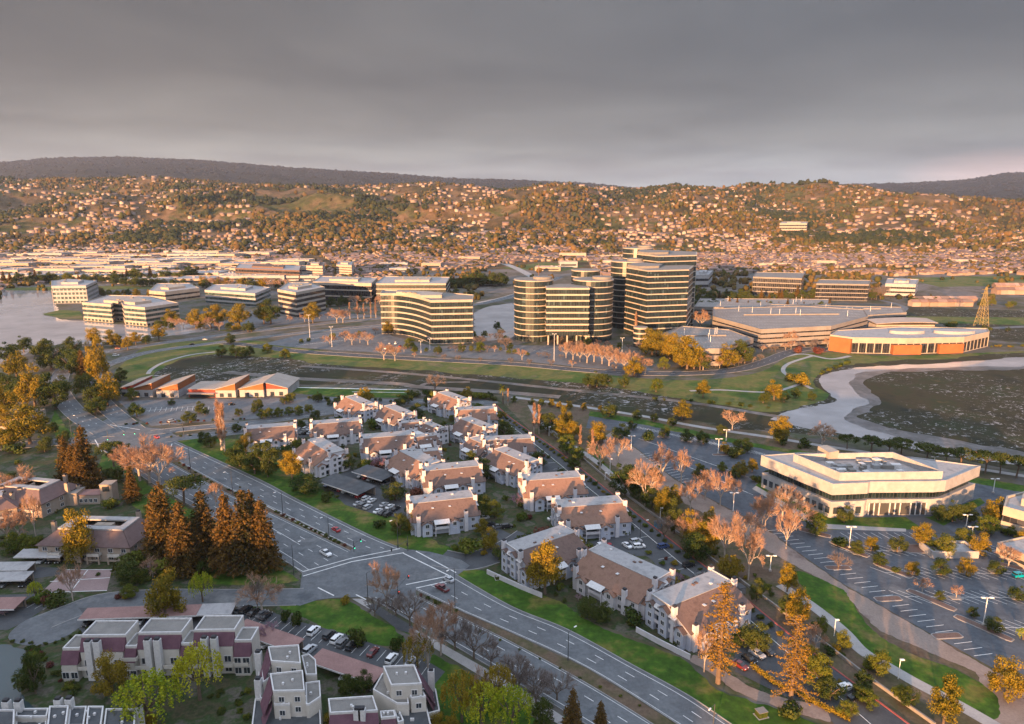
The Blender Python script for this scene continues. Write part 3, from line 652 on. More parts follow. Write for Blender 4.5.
def sheet(name, pts, mat, z, sm=0, world=False):
    z = zz(z)
    p = pts if world else GP(pts)
    if sm: p = smooth(p, sm)
    am = {'salt_marsh': 5, 'mud_flat': 7, 'slough': 4, 'lagoon': 3, 'pond': 1, 'lawn': .8, 'dirt_path': .8, 'gravel_road': .7}.get(name, 0)
    if am:   # natural, ragged edges
        p = ccw(p); n_ = int(min(1400, max(60, sum(math.dist(p[i], p[i-1]) for i in range(len(p)))/(am*.8)))); p = resample(p+[p[0]], n_)[0][:-1]
        p = [(x+am*mn.fractal(Vector((x/(am*5), y/(am*5), 2)), 1, 2, 3), y+am*mn.fractal(Vector((x/(am*5), y/(am*5), 7)), 1, 2, 3)) for x, y in p]
    p = ccw(p); m = MB(); m.face([(a, b, z) for a, b in p]); return structure(m.build(name, M[mat]))
sheet('ground', [(-1800, -1200), (1800, -1200), (1800, 1400), (-1800, 1400)], 'plain_ground', 0, world=True)
PAINT = MB(); KERB = MB(); REDK = MB()
def stroke(mb, p, w, z, z1=None):
    """a ribbon (or a low kerb when z1 is given) along ground points"""
    for i in range(len(p)-1):
        a, b = Vector(p[i]), Vector(p[i+1]); d = b-a
        if d.length < 1e-4: continue
        d.normalize(); n = Vector((-d.y, d.x))*w/2
        q = [a-n, b-n, b+n, a+n]
        if z1 is None: mb.face([(t.x, t.y, z) for t in q])
        else: mb.hexa([(t.x, t.y, z) for t in q]+[(t.x, t.y, z1) for t in q])
def dashes(p, w, z, on=3.0, off=7.5):
    q, L = resample(p, 400); k = 0; s = 0
    while s < L:
        i0 = int(s/L*400); i1 = int(min(L, s+on)/L*400)
        if i1 > i0: stroke(PAINT, [q[i0], q[i1]], w, z)
        s += on+off
def carriage(name, left, right, z=.10, mat='asphalt', lanes=3, edge=True, kerbs=(1, 1), dash=True):
    z = zz(z)
    l, _ = resample(smooth(GP(left), 6, False), 60); r, _ = resample(smooth(GP(right), 6, False), 60); m = MB()
    for i in range(60): m.face([(*l[i], z), (*r[i], z), (*r[i+1], z), (*l[i+1], z)])
    structure(m.build(name, M[mat]))
    mid = lambda t: [(l[i][0]*(1-t)+r[i][0]*t, l[i][1]*(1-t)+r[i][1]*t) for i in range(61)]
    if dash:
        for k in range(1, lanes): dashes(mid(.07+.80*k/lanes), .2, z+.012)
    if edge: stroke(PAINT, mid(.87), .18, z+.012); stroke(PAINT, mid(.05), .14, z+.012)
    if kerbs[0]: stroke(KERB, l, .26, z-.09, z+.13)
    if kerbs[1]: stroke(KERB, r, .26, z-.09, z+.13)
    return l, r
def road(name, pts, w, z=.08, mat='asphalt', lanes=0, kerb=True):
    z = zz(z)
    p, L = resample(smooth(GP(pts), 6, False), 80); m = MB(); l, r = [], []
    for i in range(81):
        a = Vector(p[max(0, i-1)]); b = Vector(p[min(80, i+1)]); d = (b-a).normalized(); n = Vector((-d.y, d.x))*w/2; l.append((p[i][0]+n.x, p[i][1]+n.y)); r.append((p[i][0]-n.x, p[i][1]-n.y))
    for i in range(80): m.face([(*r[i], z), (*r[i+1], z), (*l[i+1], z), (*l[i], z)])
    structure(m.build(name, M[mat]))
    for k in range(1, lanes): t = k/lanes; dashes([(l[i][0]*(1-t)+r[i][0]*t, l[i][1]*(1-t)+r[i][1]*t) for i in range(81)], .2, z+.012)
    if kerb: stroke(KERB, l, .3, z-.06, z+.12); stroke(KERB, r, .3, z-.06, z+.12)
    return l, r
def line(pts, w=.22, z=.13): stroke(PAINT, GP(pts), w, .172)

# ---------- ground sheets, low to high
sheet('town_ground', [(-1500, 960), (1500, 960), (1500, 1399), (-1500, 1399)], 'town_ground', .01, world=True)
sheet('bay_earth', [(540, 395), (620, 408), (768, 432), (900, 462), (1100, 500), (1100, 800), (900, 800), (500, 405)], 'earth', .02)
sheet('lawn', [(115, 372), (150, 345), (200, 341), (260, 341), (330, 352), (400, 357), (512, 364), (600, 374), (640, 378), (700, 380), (760, 372), (790, 356), (830, 352), (900, 356), (1060, 350), (1060, 362), (943, 366), (868, 372), (833, 377), (826, 384), (836, 402), (815, 408), (780, 415), (690, 402), (600, 388), (490, 378), (400, 372), (320, 369), (290, 365), (257, 363), (215, 362), (175, 368), (165, 380), (130, 382)], 'grass_far', .03, 4)
sheet('salt_marsh', [(153, 379), (162, 368), (190, 358), (215, 355), (257, 357), (290, 359), (320, 364), (400, 369), (490, 376), (600, 386), (690, 401), (775, 412), (815, 402), (832, 396), (815, 383), (826, 369), (868, 363), (943, 359), (1080, 355), (1100, 480), (1024, 470), (938, 456), (875, 442), (820, 436), (768, 431), (637, 415), (587, 405), (512, 394), (490, 395), (427, 391), (407, 388), (320, 384), (288, 385), (198, 389), (160, 387)], 'marsh_wet', .05, 4)
sheet('slough', [(770, 418), (800, 408), (822, 405), (836, 399), (820, 384), (829, 373), (868, 367), (943, 363), (1100, 358), (1100, 478), (1024, 466), (938, 454), (875, 440), (843, 434), (806, 428), (785, 422)], 'water', .07, 5)
sheet('mud_flat', [(1100, 366), (1010, 366), (930, 367.5), (872, 371), (852, 379), (852, 392), (863, 402), (852, 413), (845, 420), (868, 430), (943, 447), (1024, 459), (1100, 468)], 'mud', .085, 5)
sheet('salt_marsh', [(1100, 371), (1010, 370), (940, 371), (884, 373), (869, 380), (866, 386), (877, 396), (879, 404), (866, 412), (861, 418), (888, 427), (943, 439), (1024, 452), (1100, 462)], 'marsh', .10, 5)
for p, w in (([(300, 366), (400, 373), (490, 381.5), (560, 389), (640, 397), (700, 404), (768, 415), (790, 418)], 5.5), ([(225, 372), (290, 378), (345, 381), (400, 384), (420, 387), (500, 392), (560, 397)], 8), ([(420, 387), (430, 383), (470, 382)], 4)):
    road('creek', p, w, .075, 'mud', kerb=False)
sheet('mud_flat', [(200, 371), (240, 366), (300, 371), (370, 378), (410, 383), (405, 386), (330, 382), (260, 382), (205, 381)], 'marsh_wet', .068, 4)
sheet('lagoon', [(-300, 290), (-100, 290), (50, 290.5), (55, 304), (60, 311), (44, 315), (62, 319.5), (84, 321), (148, 327.5), (178, 321.5), (200, 322), (228, 322), (226, 327), (200, 332), (150, 338), (112, 344), (60, 344), (30, 352), (0, 366), (-300, 380)], 'water', .06)
sheet('lawn', [(42, 314), (60, 310), (80, 311), (84, 319), (62, 318.5)], 'grass_far', .09)
sheet('lagoon', [(474, 312), (474, 333), (488, 341), (512, 338), (530, 325), (525, 306), (512, 303), (490, 306)], 'water', .06)
sheet('pond', [(-80, 645), (10, 646), (27, 655), (31, 668), (20, 690), (33, 707), (33, 740), (-80, 760)], 'water_dark', .06, 4)
sheet('lawn', [(286, 386), (407, 390), (420, 394), (408, 398), (340, 397), (288, 393)], 'grass', .06)
line([(290, 387.5), (407, 390)], 1.8, .08); line([(352, 392), (420, 393)], .8, .08)
sheet('neighbourhood_ground', [(150, 438), (256, 430), (400, 410), (440, 400), (500, 400), (530, 430), (640, 525), (720, 590), (790, 655), (870, 730), (800, 712), (700, 662), (600, 625), (500, 580), (430, 552), (330, 505), (262, 462), (200, 442)], 'yard', .05)
sheet('neighbourhood_ground', [(-200, 380), (60, 410), (100, 450), (170, 495), (280, 560), (310, 575), (310, 605), (440, 690), (520, 760), (-200, 800)], 'yard', .045)
sheet('lawn', [(175, 440), (205, 437), (245, 440), (262, 455), (300, 470), (330, 497), (400, 520), (440, 545), (470, 551), (456, 556), (406, 551), (371, 537), (298, 501), (256, 479)], 'grass', .08)
sheet('lawn', [(456, 575), (462, 566), (500, 576), (560, 602), (600, 628), (680, 657), (720, 692), (800, 716), (850, 740), (860, 770), (800, 767), (729, 724), (687, 696), (632, 665), (567, 630), (512, 607)], 'grass', .08)
sheet('dirt_path', [(690, 662), (702, 668), (735, 690), (765, 703), (830, 722), (815, 705), (770, 695), (735, 678), (700, 655)], 'gravel', .10, 3)
sheet('lawn', [(278, 605), (306, 602), (338, 599), (352, 603), (366, 612), (403, 636), (396, 645), (376, 645), (346, 636), (313, 622)], 'grass', .08, 4)
sheet('lawn', [(431, 655), (455, 665), (512, 701), (560, 735), (560, 760), (400, 760), (425, 690)], 'grass', .08)
sheet('lawn', [(280, 568), (292, 575), (300, 580), (290, 583), (270, 585), (215, 585), (200, 570), (240, 555)], 'grass', .08)
sheet('lawn', [(96, 470), (104, 452), (112, 460), (165, 495), (272, 556), (245, 555), (160, 500), (150, 520), (132, 505), (124, 470)], 'grass', .08)
sheet('lawn', [(55, 410), (66, 428), (84, 441), (80, 445), (60, 443), (50, 425)], 'grass', .08)
sheet('lawn', [(385, 622), (392, 617), (470, 662), (590, 733), (575, 733), (470, 668)], 'grass', .085)
# highway and crossroads
carriage('highway', [(416, 590), (461, 611), (512, 633), (587, 668), (677, 724), (760, 778)], [(456, 575), (512, 607), (567, 629.5), (632, 665), (687, 695), (729, 723), (800, 772)], lanes=3)
carriage('highway', [(416, 596), (461, 618), (512, 643), (580, 680), (652, 724), (730, 776)], [(368, 597), (440, 638), (512, 680), (590, 727), (660, 770)], lanes=3)
carriage('highway', [(353, 548), (271, 508), (225, 487), (170, 457)], [(406, 550), (371, 536), (298, 500), (256, 478), (175, 441)], lanes=3)
carriage('highway', [(350, 551), (268, 512), (222, 491), (167, 461)], [(302, 573), (278, 556), (225, 524), (160, 488), (98, 447)], lanes=4)
sheet('median_bed', [(418, 592.5), (461, 612), (512, 634), (587, 669), (677, 725), (760, 779), (730, 775), (652, 723), (580, 679), (512, 642), (461, 617)], 'earth', .14)
sheet('median_bed', [(352, 548.6), (271, 508.6), (225, 487.6), (170, 457.6), (168, 460.6), (222, 490.6), (268, 511.4), (350, 550.6)], 'earth', .14)
sheet('crossroads', [(302, 573), (350, 551), (354, 548), (407, 549.5), (430, 552), (461, 560), (470, 566), (457, 576), (416, 590), (416, 596), (368, 597.5), (336, 598), (318, 600), (300, 606), (286, 604), (300, 590)], 'asphalt', .115)
sheet('crossroads', [(98, 447), (82, 432), (96, 425), (118, 413), (140, 427), (165, 429), (180, 438), (175, 441), (170, 457), (167, 461), (140, 470)], 'asphalt', .115)
for p in ([(303, 572), (352, 558.5), (400, 549)], [(303, 576.5), (352, 562), (404, 553)], [(403, 553.5), (453, 578)], [(416, 551.5), (456, 573)], [(406, 585), (451, 576)], [(416, 588.5), (455, 580)], [(356, 595), (366, 600)], [(318, 588), (334, 596)], [(172, 444), (168, 456)], [(95, 440), (102, 452)], [(110, 425), (140, 430)]): line(p, .45, .14)
for p in ([(245, 495), (300, 524), (340, 543)], [(232, 505), (300, 545)], [(283, 560), (303, 572)]): line(p, .2, .135)
road('street', [(300, 597), (256, 598), (200, 598), (150, 598), (100, 602), (70, 612), (45, 622)], 10, .09, 'asphalt')
road('street', [(440, 558), (465, 562), (490, 556), (515, 545), (530, 535)], 12, .10, 'asphalt_dark')
road('street', [(520, 545), (490, 530), (465, 515), (440, 490)], 7, .085, 'asphalt_dark', kerb=False)
road('parkway', [(105, 432), (78, 415), (63, 398), (58, 384), (64, 370), (80, 359), (105, 352), (130, 348), (156, 344), (200, 338), (256, 331), (320, 324), (381, 318), (440, 309), (490, 302), (530, 290), (560, 277)], 12, .09, 'asphalt', 3)
road('parkway', [(135, 430), (112, 412), (99, 398), (92, 384), (98, 370), (118, 361), (150, 352), (200, 345), (256, 338), (320, 331), (385, 325)], 11, .095, 'asphalt', 3)
road('cross_street', [(150, 433), (200, 427.5), (256, 422.5), (320, 414), (400, 404), (450, 399), (495, 404)], 9, .092, 'asphalt', 2)
road('cross_street', [(165, 440), (200, 436), (256, 430), (320, 421), (400, 411), (470, 404)], 9, .094, 'asphalt', 2)
road('cross_street', [(110, 440), (60, 442), (0, 447), (-100, 455)], 12, .088, 'asphalt', 2)
road('campus_road', [(225, 343), (256, 346), (300, 351.5), (400, 358), (512, 364), (580, 370), (640, 373.5), (700, 373), (740, 369), (768, 361), (785, 354), (805, 349), (830, 349)], 12, .09, 'asphalt_dark', 2)
sheet('cul_de_sac', [(8, 638), (27, 620), (70, 606), (84, 615), (86, 622), (60, 640), (30, 646)], 'asphalt', .11, 4)
sheet('plaza', [(41, 593), (65, 570), (112, 570), (107, 591), (80, 592)], 'plaza', .10)
for p in ([(41, 593), (107, 591)], [(65, 570), (112, 570)], [(50, 582), (110, 578)], [(88, 570), (70, 593)]): line(p, .3, .12)
sheet('car_park', [(-40, 590), (60, 575), (60, 568), (-40, 565)], 'asphalt_dark', .09); sheet('car_park', [(-40, 596), (40, 594), (55, 602), (25, 622), (8, 630), (-40, 632)], 'asphalt_dark', .088)
sheet('car_park', [(60, 608), (262, 609), (300, 622), (345, 634), (378, 646), (425, 660), (445, 672), (430, 690), (370, 676), (300, 652), (245, 634), (85, 636)], 'asphalt_dark', .09)
sheet('car_park', [(322, 482), (350, 470), (400, 466), (406, 490), (412, 510), (402, 517), (380, 516), (345, 505)], 'asphalt_dark', .085)
sheet('car_park', [(285, 424), (330, 420), (345, 430), (300, 438)], 'asphalt_dark', .085)
sheet('footpath', [(352, 599), (362, 599), (520, 688), (590, 735), (578, 737), (510, 694)], 'concrete', .10)
sheet('bus_lay_by', [(366, 606), (374, 604), (415, 628), (411, 634), (398, 630)], 'asphalt_dark', .12)
# straight road, its stalls
RL, RR = carriage('side_road', [(478, 405), (519, 432), (587, 487), (632, 523), (680, 563), (712, 588), (790, 655), (870, 724), (915, 765)], [(496, 405), (512, 419), (562, 454), (637, 514), (722, 580), (800, 643), (908, 724), (960, 765)], .09, 'asphalt_dark', 1, False, (0, 0), False)
stroke(REDK, RR, .5, .05, .24); stroke(PAINT, RL, .22, .16)
sheet('car_park', [(519, 433), (587, 488), (640, 530), (700, 579), (712, 589), (668, 582), (652, 560), (600, 528), (565, 503), (530, 472), (506, 445)], 'asphalt_dark', .08)
sheet('car_park', [(712, 590), (790, 656), (870, 725), (920, 770), (880, 770), (812, 702), (786, 697), (735, 672), (735, 655), (750, 640), (700, 600)], 'asphalt_dark', .08)
sheet('car_park', [(575, 545), (600, 540), (640, 530), (664, 556), (640, 556), (600, 557)], 'asphalt_dark', .082)
q, L = resample(RL, int(sum(math.dist(RL[i], RL[i+1]) for i in range(len(RL)-1))/8.4))
for i in range(2, len(q)-6):
    if i % 3 == 0: continue
    d = (Vector(q[i+1])-Vector(q[i])).normalized(); n = Vector((d.y, -d.x)); a = Vector(q[i]); stroke(PAINT, [tuple(a+n*.3), tuple(a+n*6)], .15, .155)
# park strip: path, gravel road, lawns
road('footpath', [(530, 405), (540, 421), (560, 438), (587, 455), (612, 475), (627, 495)], 3.2, .07, 'concrete', kerb=False)
road('footpath', [(780, 585), (812, 606), (842, 630), (862, 651), (890, 668), (918, 684), (960, 706), (1010, 735)], 4, .075, 'concrete', kerb=False)
road('footpath', [(512, 397), (570, 405), (642, 416), (700, 427), (768, 437), (830, 447), (900, 457), (960, 466), (1060, 482)], 4, .06, 'concrete', kerb=False)
o = MB(); stroke(o, resample(GP([(560, 440), (627, 496), (660, 520), (720, 566), (805, 629), (870, 680), (935, 726)]), 60)[0], .5, 0, .9); tag(o.build('low_wall', M['conc_pale']), 'low pale wall running beside the red kerbed road', 'wall')
sheet('gravel_road', [(604, 436), (612, 432), (640, 452), (672, 478), (697, 493), (768, 530), (793, 550), (843, 585), (918, 628), (985, 666), (1060, 705), (1060, 800), (990, 760), (984, 690), (975, 672), (905, 642), (878, 630), (860, 612), (852, 602), (838, 588), (812, 575), (768, 551), (730, 530), (680, 500), (640, 478), (612, 465), (602, 450)], 'gravel', .06)
sheet('lawn', [(796, 571), (838, 587), (850, 600), (873, 630), (908, 652), (958, 671), (993, 694), (999, 714), (990, 720), (962, 706), (918, 682), (890, 666), (865, 650), (845, 629), (815, 605), (805, 592)], 'grass', .065, 4)
sheet('lawn', [(590, 440), (600, 452), (606, 466), (625, 478), (640, 490), (632, 492), (612, 472), (588, 452)], 'grass', .065, 3)
sheet('lawn', [(590, 411), (640, 419), (700, 432), (768, 446), (850, 458), (850, 462), (768, 450), (700, 437), (640, 424), (588, 416)], 'grass', .055)
sheet('lawn', [(968, 476), (1060, 492), (1060, 500), (968, 482)], 'grass', .055)
sheet('car_park', [(590, 414), (640, 422), (700, 435), (768, 449), (850, 464), (960, 478), (1060, 498), (1060, 704), (985, 664), (918, 627), (843, 584), (793, 549), (768, 529), (697, 492), (672, 477), (640, 451), (612, 431), (586, 428)], 'asphalt_lot', .05)
sheet('garden_bed', [(755, 486), (762, 480), (828, 518), (930, 517), (980, 498), (985, 503), (940, 528), (904, 530), (830, 530), (800, 520)], 'grass', .09)
sheet('footpath', [(752, 489), (756, 486), (822, 524), (906, 529), (906, 532), (820, 529)], 'concrete', .11)
sheet('driveway', [(905, 517), (922, 516), (948, 528), (955, 534), (930, 534)], 'asphalt_dark', .12)
def stalls(a, b, length, ang, step=3.0, dbl=True, w=.17):
    A, B = Vector(G(*a)), Vector(G(*b)); L = (B-A).length; d = (B-A).normalized(); n = Vector((math.cos(R(ang)), math.sin(R(ang))))
    for i in range(int(L/step)+1):
        p = A+d*i*step; stroke(PAINT, [tuple(p-n*(length if dbl else 0)), tuple(p+n*length)], w, .155)
    if dbl: stroke(PAINT, [tuple(A), tuple(B)], w, .152)
stalls((640, 455), (697, 493), 6, 25, 3, False, .2); stalls((768, 531), (980, 660), 6, 10, 3, False, .2)
stalls((625, 425), (760, 453), 5.2, -60); stalls((645, 441), (742, 475), 5.2, -55); stalls((660, 455), (745, 492), 5.2, -55, dbl=False); stalls((700, 441), (800, 463), 5.2, -60)
stalls((845, 551), (1024, 551), 5.2, -50); stalls((885, 573), (1024, 574), 5.2, -50); stalls((905, 597), (1024, 598), 5.2, -50); stalls((985, 628), (1040, 628), 5.2, -50); stalls((840, 533), (925, 533), 5.2, -70, dbl=False)
stalls((210, 611), (262, 611), 5, -60, 2.9, False, .12); stalls((262, 613), (430, 664), 5.2, -110, 2.9, False, .12); stalls((42, 600), (68, 603), 5, -110, 2.9, False, .12)
for px, py, l, w, a in ((849, 549, 15, 3, -55), (893, 570, 13, 3, -52), (931, 600, 15, 3, -55), (983, 628, 16, 3, -55), (838, 568, 9, 3, 0), (888, 599, 9, 3, 5), (947, 636, 9, 3, 5), (857, 553, 4, 2.5, 0), (897, 550, 4, 2.5, 0), (911, 573, 4, 2.5, 0), (938, 573, 4, 2.5, 0), (966, 573, 4, 2.5, 0), (995, 572, 4, 2.5, 0), (956, 598, 4, 2.5, 0), (1016, 598, 4, 2.5, 0), (815, 533, 12, 3.5, -35), (1008, 566, 9, 3, -35), (932, 549, 22, 7, 0), (845, 540, 6, 2, 0), (968, 547, 5, 2, 0), (722, 455, 10, 3, 0), (703, 441, 7, 3, -20), (742, 451, 7, 3, -20), (664, 437, 7, 3, -20), (687, 441, 6, 3, -20)):
    x, y = G(px, py); o = thing('planting_island', (x, y), R(a), 'kerbed planting island in the car park', 'traffic island', 'kerbed islands in the big car park', True)
    P = [(l/2*math.cos(t)*(1 if abs(math.cos(t)) < .75 else 1), w/2*math.sin(t)) for t in np.linspace(0, 2*PI, 25)[:-1]]; P = [(max(-l/2, min(l/2, p[0]*1.15)), max(-w/2, min(w/2, p[1]*1.4))) for p in P]
    MB().prism(P, .03, .22).build('kerb', M['kerb'], o); MB().prism(offset(P, -.35), .2, .26).build('bark_bed', M['roof_brown' if l > 6 else 'conc_pale'], o)
# school car park, campus car parks
sheet('car_park', [(118, 401), (200, 399), (290, 398), (340, 397), (405, 400), (400, 406), (330, 412), (300, 417), (218, 421), (152, 426), (136, 418)], 'asphalt', .06)
sheet('car_park', [(262, 344), (300, 335), (381, 325), (392, 336), (432, 346), (480, 346), (520, 350), (520, 361), (400, 354), (300, 348)], 'asphalt', .05)
sheet('car_park', [(500, 345), (560, 346), (600, 352), (645, 366), (655, 371), (600, 369), (520, 361), (500, 358)], 'asphalt', .052)
sheet('car_park', [(180, 322), (230, 310), (330, 312), (382, 316), (300, 323), (220, 330)], 'asphalt', .05)
for y0 in (338, 343): stalls((300, y0+2), (375, y0-6), 5, 60, 3.2)
stalls((505, 351), (550, 351), 9, -60, 9); line([(138, 412), (200, 406)], .25, .08); stalls((150, 410), (215, 408), 5, -70, 3.2)
road('footpath', [(148, 374), (152, 369), (165, 362), (190, 355), (215, 352)], 3.2, .07, 'concrete', kerb=False)
road('footpath', [(812, 356), (790, 363), (783, 370), (790, 377), (812, 389)], 3.2, .07, 'concrete', kerb=False)
road('footpath', [(690, 391), (720, 390), (770, 392), (800, 384)], 3, .07, 'concrete', kerb=False)
road('footpath', [(770, 361), (800, 354), (830, 359), (850, 356)], 4, .07, 'concrete', kerb=False)
for p, w in (([(690, 275), (760, 274), (1040, 271)], 14), ([(0, 288), (60, 286), (190, 284)], 8), ([(480, 303), (512, 296), (540, 284), (520, 270), (500, 262)], 16), ([(330, 268), (300, 285), (295, 300)], 8), ([(120, 250), (140, 262), (150, 280)], 10), ([(880, 330), (940, 330), (1040, 326)], 10), ([(560, 275), (640, 268)], 10), ([(880, 300), (905, 308), (880, 320)], 8)):
    road('distant_road', p, w, .03, 'concrete' if w == 16 else 'asphalt', kerb=False)
for p in ([(500, 268), (545, 262), (585, 266), (560, 272)], [(560, 300), (575, 282), (590, 283), (572, 300)], [(590, 258), (620, 258), (610, 262), (575, 262)], [(900, 278), (1040, 275), (1040, 285), (940, 287)], [(880, 316), (1060, 318), (1060, 326), (900, 322)], [(0, 292), (190, 288), (200, 285), (0, 287)], [(155, 324), (180, 318), (245, 325), (230, 332), (190, 326)]): sheet('field', p, 'grass_far', .025)
sheet('field', [(885, 306), (1060, 312), (1060, 345), (990, 340), (960, 326), (880, 318)], 'marsh', .02)
structure(PAINT.build('road_markings', M['paint'])); structure(KERB.build('kerbs', M['kerb'])); structure(REDK.build('red_kerb', M['kerb_red']))
# ---------- townhouses (label by its look and neighbours)
TH = [  # px, py, angle, L, W, roof, label
 (697, 622, 32, 24, 18, 'roof_brown', 'pale brown roofed townhouse with an amber conifer before its corner'),
 (622, 592, -47, 25, 18, 'roof_russet', 'russet roofed townhouse block beside the bend in the lawn, nearest the olive bush'),
 (545, 567, 35, 23, 17, 'roof_brown', 'brown roofed townhouse with a tall golden leafy tree against its wall'),
 (590, 528, 10, 24, 17, 'roof_russet', 'russet townhouse with a white awning facing the small car park'),
 (552, 500, 10, 23, 17, 'roof_russet', 'russet townhouse third up the red kerbed road'),
 (512, 476, -50, 22, 16, 'roof_brown', 'blue grey townhouse turned end on beside the red kerbed road'),
 (508, 458, 8, 22, 15, 'roof_brown', 'long brown townhouse behind the blue grey end on block'),
 (443, 523, 15, 23, 17, 'roof_brown', 'brown townhouse at the corner by the crossroads entrance'),
 (452, 489, 15, 23, 17, 'roof_brown', 'brown townhouse with white awning right behind the corner block'),
 (416, 478, -50, 22, 17, 'roof_russet', 'russet roofed townhouse beside the dark carports'),
 (388, 455, 15, 23, 17, 'roof_brown', 'wide brown townhouse in the middle behind the pink blossom tree'),
 (322, 466, -50, 23, 17, 'roof_russet', 'russet townhouse at the left edge above the highway lawn'),
 (337, 440, 15, 23, 16, 'roof_brown', 'brown townhouse behind the left edge russet one'),
 (396, 427, -50, 20, 15, 'roof_brown', 'small brown townhouse behind the wide middle one'),
 (357, 417, -50, 22, 16, 'roof_russet', 'russet townhouse nearest the school car park'),
 (272, 445, 15, 22, 15, 'roof_brown', 'low brown townhouse behind the big bushy trees, leftmost of its street'),
 (450, 412, -50, 21, 16, 'roof_russet', 'russet townhouse at the back close to the creek'),
 (476, 426, 8, 20, 14, 'roof_russet', 'russet townhouse at the top corner by the red kerbed road'),
 (474, 441, -50, 20, 15, 'roof_brown', 'brown townhouse end on with a sunlit upper wall'),
 (432, 441, -50, 13, 11, 'roof_brown', 'small blue grey townhouse tucked in the central green'),
 (425, 468, 15, 13, 10, 'roof_russet', 'small russet townhouse squeezed behind the brown one with white awning'),
 (480, 458, -50, 14, 12, 'roof_brown', 'little brown townhouse below the end on one with sunlit wall'),
 (413, 437, 15, 12, 10, 'roof_brown', 'little townhouse between the small brown one and the central green'),
 (425, 452, 20, 12, 10, 'roof_brown', 'lowest grey townhouse by the central pool'),
]
for a in TH: townhouse(a[0], a[1], a[2], a[3]*1.08, a[4]*1.05, a[5], random.choice(['siding', 'siding', 'siding_pale']) if a[0] > 600 or a[0] < 500 else 'siding', a[6], 1.0 if a[3] > 14 else .85)
# ---------- towers
def circle(px, py, r, n=28, back=True):
    x, y = G(px, py); y += r if back else 0; return [(x+r*math.cos(2*PI*i/n), y+r*math.sin(2*PI*i/n)) for i in range(n)]
def wing(o, poly, h, n, glass='g_tower', band='band_gold', frac=.15, base=0., roof='roof_grey', top=True):
    cx, cy = o.location.x, o.location.y; P = [(a-cx, b-cy) for a, b in ccw(poly)]; fh = (h-base)/n
    g = MB().prism(P, base, h-.3, 0, uv=True).build('wing', M[glass], o); Q = offset(P, .35)
    for i in range(n):
        z = base+fh*(i+1) if i < n-1 else h; MB().prism(Q, z-fh*frac, z).build('floor_band', M[band], g)
    MB().prism(offset(P, -1), h+.01, h+.15).build('roof', M[roof], g)
    if top: MB().prism([(a*.55+.45*P[0][0], b*.55+.45*P[0][1]) for a, b in offset(P, -2)], h+.15, h+2.4).build('plant_room', M['roof_grey'], g)
    return g
x, y = G(563, 342); A = thing('office_tower', (x, y+20), 0, 'dark glass office tower with two round ends and a porch on columns', 'office tower')
hA = height_at(534, 342, 281)
wing(A, circle(534, 342, 18.5), hA, 10); wing(A, circle(594, 342, 19), hA, 10)
x0, yy = G(546, 345); x1, _ = G(588, 345); h0 = height_at(567, 345, 335.5)
wing(A, [(x0, yy), (x1, yy), (x1, yy+32), (x0, yy+32)], height_at(567, 345, 288), 8, frac=.27, base=h0, top=False)
for i in range(5): MB().box(x0+2+(x1-x0-4)*i/4-A.location.x, yy+1.2-A.location.y, h0/2, 1.3, 1.3, h0).build('column', M['office_cream'], A)
MB().tube((-22, 14, hA), (-22, 14, hA+13), .5, .2).build('mast', M['roof_brown'], A)
x, y = G(586, 331); A2 = thing('office_tower', (x, y+14), 0, 'shorter round glass tower glimpsed behind the two round ended one', 'office tower'); wing(A2, circle(586, 331, 14.5), height_at(586, 331, 271), 10, top=False)
x, y = G(660, 332); B = thing('office_tower', (x, y+20), 0, 'tallest angular glass office tower with stepped wings', 'office tower')
wing(B, GP([(624, 333), (645, 340), (685, 338), (690, 330), (640, 322)]), height_at(645, 340, 270.5), 12, frac=.19)
wing(B, GP([(634, 325), (655, 330.5), (692.5, 328), (693, 320), (640, 315)]), height_at(680, 328, 255), 14, frac=.17)
wing(B, circle(628, 329, 17), height_at(628, 329, 262), 12); wing(B, circle(638, 318, 17), height_at(638, 318, 248.5), 14)
x, y = G(641, 348); o = thing('round_pavilion', (x, y+6), 0, 'little round glass building at the foot of the tallest tower', 'office building'); wing(o, circle(641, 348, 6), height_at(641, 348, 328), 4, frac=.3, top=False)
# curved striped office
cv = smooth([G(382, 334), G(398, 334.2), G(412, 336.5), G(423, 340), G(432, 344)], 6, False)
o8 = office('striped_office', 'wide office with gold sunlit stripes and a curved left front', cv+GP([(473, 343), (474, 336), (430, 331), (384, 329)]), height_at(432, 344, 301), 7, 'g_tower', 'office_cream', .26, plant=True, crown=1.0, roof='roof_grey')
# lagoon side offices
def off(name, label, px, top, at, n, glass='g_green', band='office_white', frac=.43, **k): return office(name, label, GP(px), height_at(at[0], at[1], top), n, glass, band, frac, **k)
o = off('office_block', 'cream four storey office standing straight in the lagoon water', [(84.5, 320.5), (113, 323), (116, 320.5), (124, 321), (126, 324.5), (147, 326.5), (180, 321), (150, 313), (110, 312)], 308, (147, 326.5), 4, band='office_cream', frac=.42)
piers(o, GP([(84.5, 320.5), (113, 323), (116, 320.5), (124, 321), (126, 324.5), (147, 326.5), (180, 321), (150, 313), (110, 312)]), 0, 3.5, 5, 1.6, 'office_cream')
o = off('office_block', 'white office on the far shore of the lagoon, leftmost of all offices', [(54, 303.5), (88, 303), (99, 297), (70, 295), (54, 297)], 286.5, (60, 303.5), 4); piers(o, GP([(54, 303.5), (88, 303), (99, 297), (70, 295), (54, 297)]), 0, 18, 4.5, 1.2)
off('office_block', 'low pink walled office left of the long white one', [(150, 300), (166, 301.5), (200, 297), (190, 291.5), (158, 292)], 292, (166, 301), 2, 'g_dark', 'office_cream', .6)
